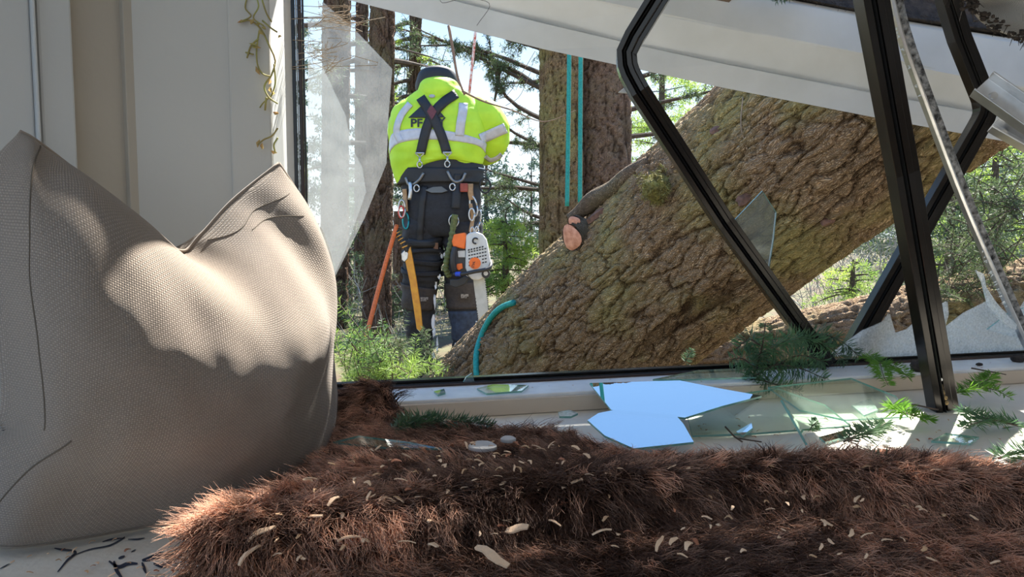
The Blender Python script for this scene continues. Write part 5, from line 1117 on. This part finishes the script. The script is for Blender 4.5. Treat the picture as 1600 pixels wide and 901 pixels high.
# ================================================================== WOOD CHIPS
chip_m = [mat('chip_pale', (.80, .55, .36), .8, var=.2, scale=80), mat('chip_tan', (.58, .36, .2), .8, var=.2, scale=80), mat('chip_red', (.38, .15, .08), .8, var=.2, scale=80)]
chip_me = []
for k in range(9):
    m = MB(); ln_ = random.uniform(.7, 1.3); cv = random.uniform(.1, .5); w_ = random.uniform(.22, .5)
    def g(u, v, ln_=ln_, cv=cv, w_=w_): x = (u - .5) * ln_; return V(x, (v - .5) * w_ * (1 - .5 * abs(u - .5) * 2) + .08 * math.sin(u * 5 + k), cv * (1 - 4 * (u - .5) ** 2) * .5)
    m.grid(g, 5, 3); o = m.build('wood_chip', chip_m[[0, 0, 0, 0, 1, 1, 1, 2, 0][k]]); me_ = o.data; bpy.data.objects.remove(o)
    bm = bmesh.new(); bm.from_mesh(me_); bmesh.ops.solidify(bm, geom=bm.faces[:], thickness=.08); bm.to_mesh(me_); bm.free(); chip_me.append(me_)
def chip(px, py, z, size, label, group, k=None, rel=None):
    p = Pz(px, py, z)
    o = bpy.data.objects.new('wood_chip', chip_me[random.randrange(9) if k is None else k]); COL.objects.link(o); o.location = p
    o.scale = (size, size, size); o.rotation_euler = (random.uniform(-.5, .5), random.uniform(-.5, .5), random.uniform(0, 6.28)); tag(o, label, 'wood chip', group)
def fur_top(px, py):
    d = ray(px, py).normalized(); t = np.linspace(.25, 2.2, 700); x = d.x * t; y = d.y * t; z = CH + d.z * t
    k = np.nonzero(z <= rug_h(x, y) + .036)[0]; return float(z[k[0]]) if len(k) else .03
ylim = lambda x: float(np.interp(x, [400, 530, 640, 880, 960, 1080, 1250, 1420, 1600], [800, 705, 680, 684, 708, 718, 720, 712, 755]))
cnt = 0
while cnt < 210:
    r_ = random.random(); px = random.uniform(430, 1560) if r_ < .7 else random.gauss(680, 130); py = ylim(px) + 8 + random.random() ** 1.6 * 150
    if py > 890 or px < 350 or (px < 430 and py < 800): continue
    chip(px, py, fur_top(px, py), random.uniform(.0045, .009), 'small pale wood chip caught in the brown fur rug', 'wood chips on the fur rug'); cnt += 1
for (px, py, s_) in [(408, 832, .016), (388, 866, .016), (492, 806, .011), (545, 840, .013), (570, 845, .011), (636, 846, .010), (676, 852, .013), (768, 868, .024), (675, 815, .015), (807, 826, .018), (940, 830, .014), (520, 782, .010), (1030, 848, .012), (1075, 852, .011)]:
    chip(px, py, fur_top(px, py) + .002, s_, 'larger curled wood shaving lying on the near fur', 'larger shavings on the fur rug', random.choice((0, 1, 2, 3)))
for k in range(60):
    px = random.uniform(10, 420); py = random.uniform(800, 900)
    if py < 868 - px * .18 or px > 335 + (900 - py) * .6: continue
    chip(px, py, .002, random.uniform(.003, .007), 'tiny wood chip on the white bench below the pillow', 'wood chips on the bare bench')
for k in range(40):
    px = random.uniform(560, 1590); py = 606 - (px - 560) * .045 + random.uniform(4, 14)
    chip(px, py, ZS + .001, random.uniform(.002, .005), 'tiny debris crumb scattered along the window sill', 'crumbs along the sill')
for k in range(40):
    px = random.uniform(1090, 1600); py = random.uniform(650, 690) + (px - 1300) * .02
    chip(px, py, .003, random.uniform(.003, .008), 'tiny wood crumb on the bench between glass and fur', 'crumbs on the bench by the glass', random.choice((4, 5, 6, 7)))

# ================================================================== INK SCRIBBLES ON THE BENCH
M_pen = mat('marker_ink', (.03, .04, .07), .6, var=.3, scale=80)
ink = MB()
def stroke(pts, wpx):
    c = crv([V(x, y, 0) for x, y in pts], 8 * len(pts)); N = len(c); vs = []
    for i, q in enumerate(c):
        t = (c[min(i + 1, N - 1)] - c[max(i - 1, 0)]).normalized(); w_ = wpx * (.4 + .6 * math.sin(math.pi * (i + .5) / N)) / 2; s = V(-t.y, t.x, 0) * w_
        vs += [Pz(q.x + s.x, q.y + s.y, .0006), Pz(q.x - s.x, q.y - s.y, .0006)]
    ink.add(vs, [(2 * i, 2 * i + 2, 2 * i + 3, 2 * i + 1) for i in range(N - 1)])
for pts, w_ in [([(90, 893), (105, 875), (118, 862), (95, 858), (85, 856)], 4), ([(112, 868), (140, 858), (170, 852), (190, 842), (195, 838)], 2.5), ([(170, 876), (185, 885), (200, 880), (215, 880)], 6), ([(178, 876), (182, 890), (192, 905)], 6), ([(185, 872), (195, 868)], 4), ([(222, 875), (235, 872), (250, 868), (270, 873)], 8), ([(222, 878), (228, 895)], 5), ([(240, 880), (255, 884), (268, 876)], 6), ([(232, 870), (250, 863), (270, 868), (285, 876)], 1.5), ([(285, 876), (330, 870)], 1), ([(280, 868), (340, 866)], 1), ([(268, 838), (270, 832), (290, 828), (330, 822), (370, 806), (395, 798)], 2), ([(268, 838), (290, 842), (320, 838), (345, 832), (355, 832)], 2), ([(300, 834), (310, 830), (330, 830), (345, 826), (370, 818)], 1.6), ([(320, 834), (330, 832), (340, 828)], 1.5), ([(160, 846), (175, 842), (195, 840)], 3), ([(200, 842), (215, 842), (226, 840)], 2.5), ([(0, 888), (15, 880)], 2), ([(270, 885), (280, 892)], 1.5), ([(205, 862), (212, 858)], 2)]: stroke(pts, w_)
ink.build('ink_scribble', M_pen, bench, fix=False)

# ================================================================== DRY VINE ON THE CASING
M_vine = mat('dry_vine', (.42, .44, .14), .7, col2=(.34, .25, .10), scale=30, trans=.2)
M_vleaf = mat('withered_leaf', (.50, .28, .12), .8, col2=(.45, .42, .15), scale=60, trans=.4)
vn = MB(); vy = .985
for pts in ([(388, -10), (383, 12), (392, 25), (376, 34)], [(398, -10), (404, 10), (396, 28), (412, 40)], [(376, 34), (392, 32), (408, 46), (420, 70), (430, 95), (424, 118)], [(405, 48), (401, 75), (402, 100), (410, 115), (424, 120)], [(424, 118), (413, 135), (420, 152), (434, 162)], [(428, 100), (430, 130), (424, 150)], [(404, 60), (392, 72), (386, 90)], [(396, 85), (384, 82)], [(434, 200), (425, 212), (412, 218), (403, 226)], [(434, 215), (428, 226), (430, 238)], [(424, 150), (412, 160), (406, 168)], [(416, 152), (414, 172)], [(410, 32), (424, 44), (433, 50)], [(408, -5), (416, 20), (424, 34)]):
    vn.tube(crv([P(x, y, vy + random.uniform(-.008, .004)) for x, y in pts], 16), random.uniform(.0008, .0014), 5)
vo_ = vn.build('dry_vine', M_vine, smooth=True); tag(vo_, 'dry yellow-green vine tendrils hanging on the window casing', 'vine')
for (x, y) in [(376, 34), (394, 34), (404, 38), (408, 50), (396, 70), (400, 74), (403, 110), (421, 128), (423, 140), (426, 146), (431, 176), (404, 224), (410, 228), (428, 237), (436, 57), (412, 44)]:
    m = MB(); c = P(x, y, vy - .004); a_ = rv(1).normalized() * random.uniform(.004, .007); b_ = a_.orthogonal().normalized() * .003; k_ = a_.cross(b_).normalized() * .0015
    m.add([c - a_, c + b_ + k_, c + a_, c - b_ + k_, c - k_], [(0, 1, 4), (1, 2, 4), (2, 3, 4), (3, 0, 4)]); m.build('leaf', M_vleaf, vo_)
# old roots clinging to the dusty pane
m = MB()
for k in range(26):
    x = random.uniform(490, 560); y = random.uniform(0, 30) if k % 2 else random.uniform(55, 90); p0 = on_frame(x, y, .014); m.tube(crv([p0] + [p0 + V(random.gauss(0, .015) * j, 0, -random.uniform(0, .012) * j) for j in (1, 2, 3)], 8), .0005, 4)
tag(m.build('dry_rootlets', mat('dry_root', (.42, .33, .24), .9)), 'tangle of dry rootlets stuck to the top of the dusty pane', 'roots')

# ------------------------------------------------------------------ last small things
cp = empty('plastic_clip', tuple(P(976, 140, 1.2))); tag(cp, 'broken white plastic clip behind the elbow of the bent frame', 'clip')
for q in ([(966, 144), (976, 136), (988, 128), (990, 146)], [(966, 114), (978, 108), (984, 112), (978, 120)], [(970, 122), (982, 117), (986, 124), (976, 128)]):
    m = MB(); m.prism([P(x, y, 1.2) for x, y in q], (0, .006, 0)); m.build('prong', mat('white_plastic', (.8, .8, .78), .5, var=.05), cp, bevel=.001)
sprig('dark needle tuft hanging from the roof above the gutter', [[P(1240, -18, 1.5), P(1225, -6, 1.5), P(1212, 2, 1.5)], [P(1232, -14, 1.5), P(1232, 0, 1.5)]], .001, M_sp_d, .016, .0012, 900, .7, None)
h1, n1_ = hit_log(1163, 150); h2, n2_ = hit_log(1166, 232)
if h1 is not None and h2 is not None:
    m = MB(); m.tube(crv([h1 + n1_ * .01, h1.lerp(h2, .5) + n1_ * .03, h2 + n2_ * .01], 16), .0022, 5); tag(m.build('dangling_twig', MATS['dry_stick'], smooth=True), 'thin dry stem hanging on the bark under the gutter', 'stem')
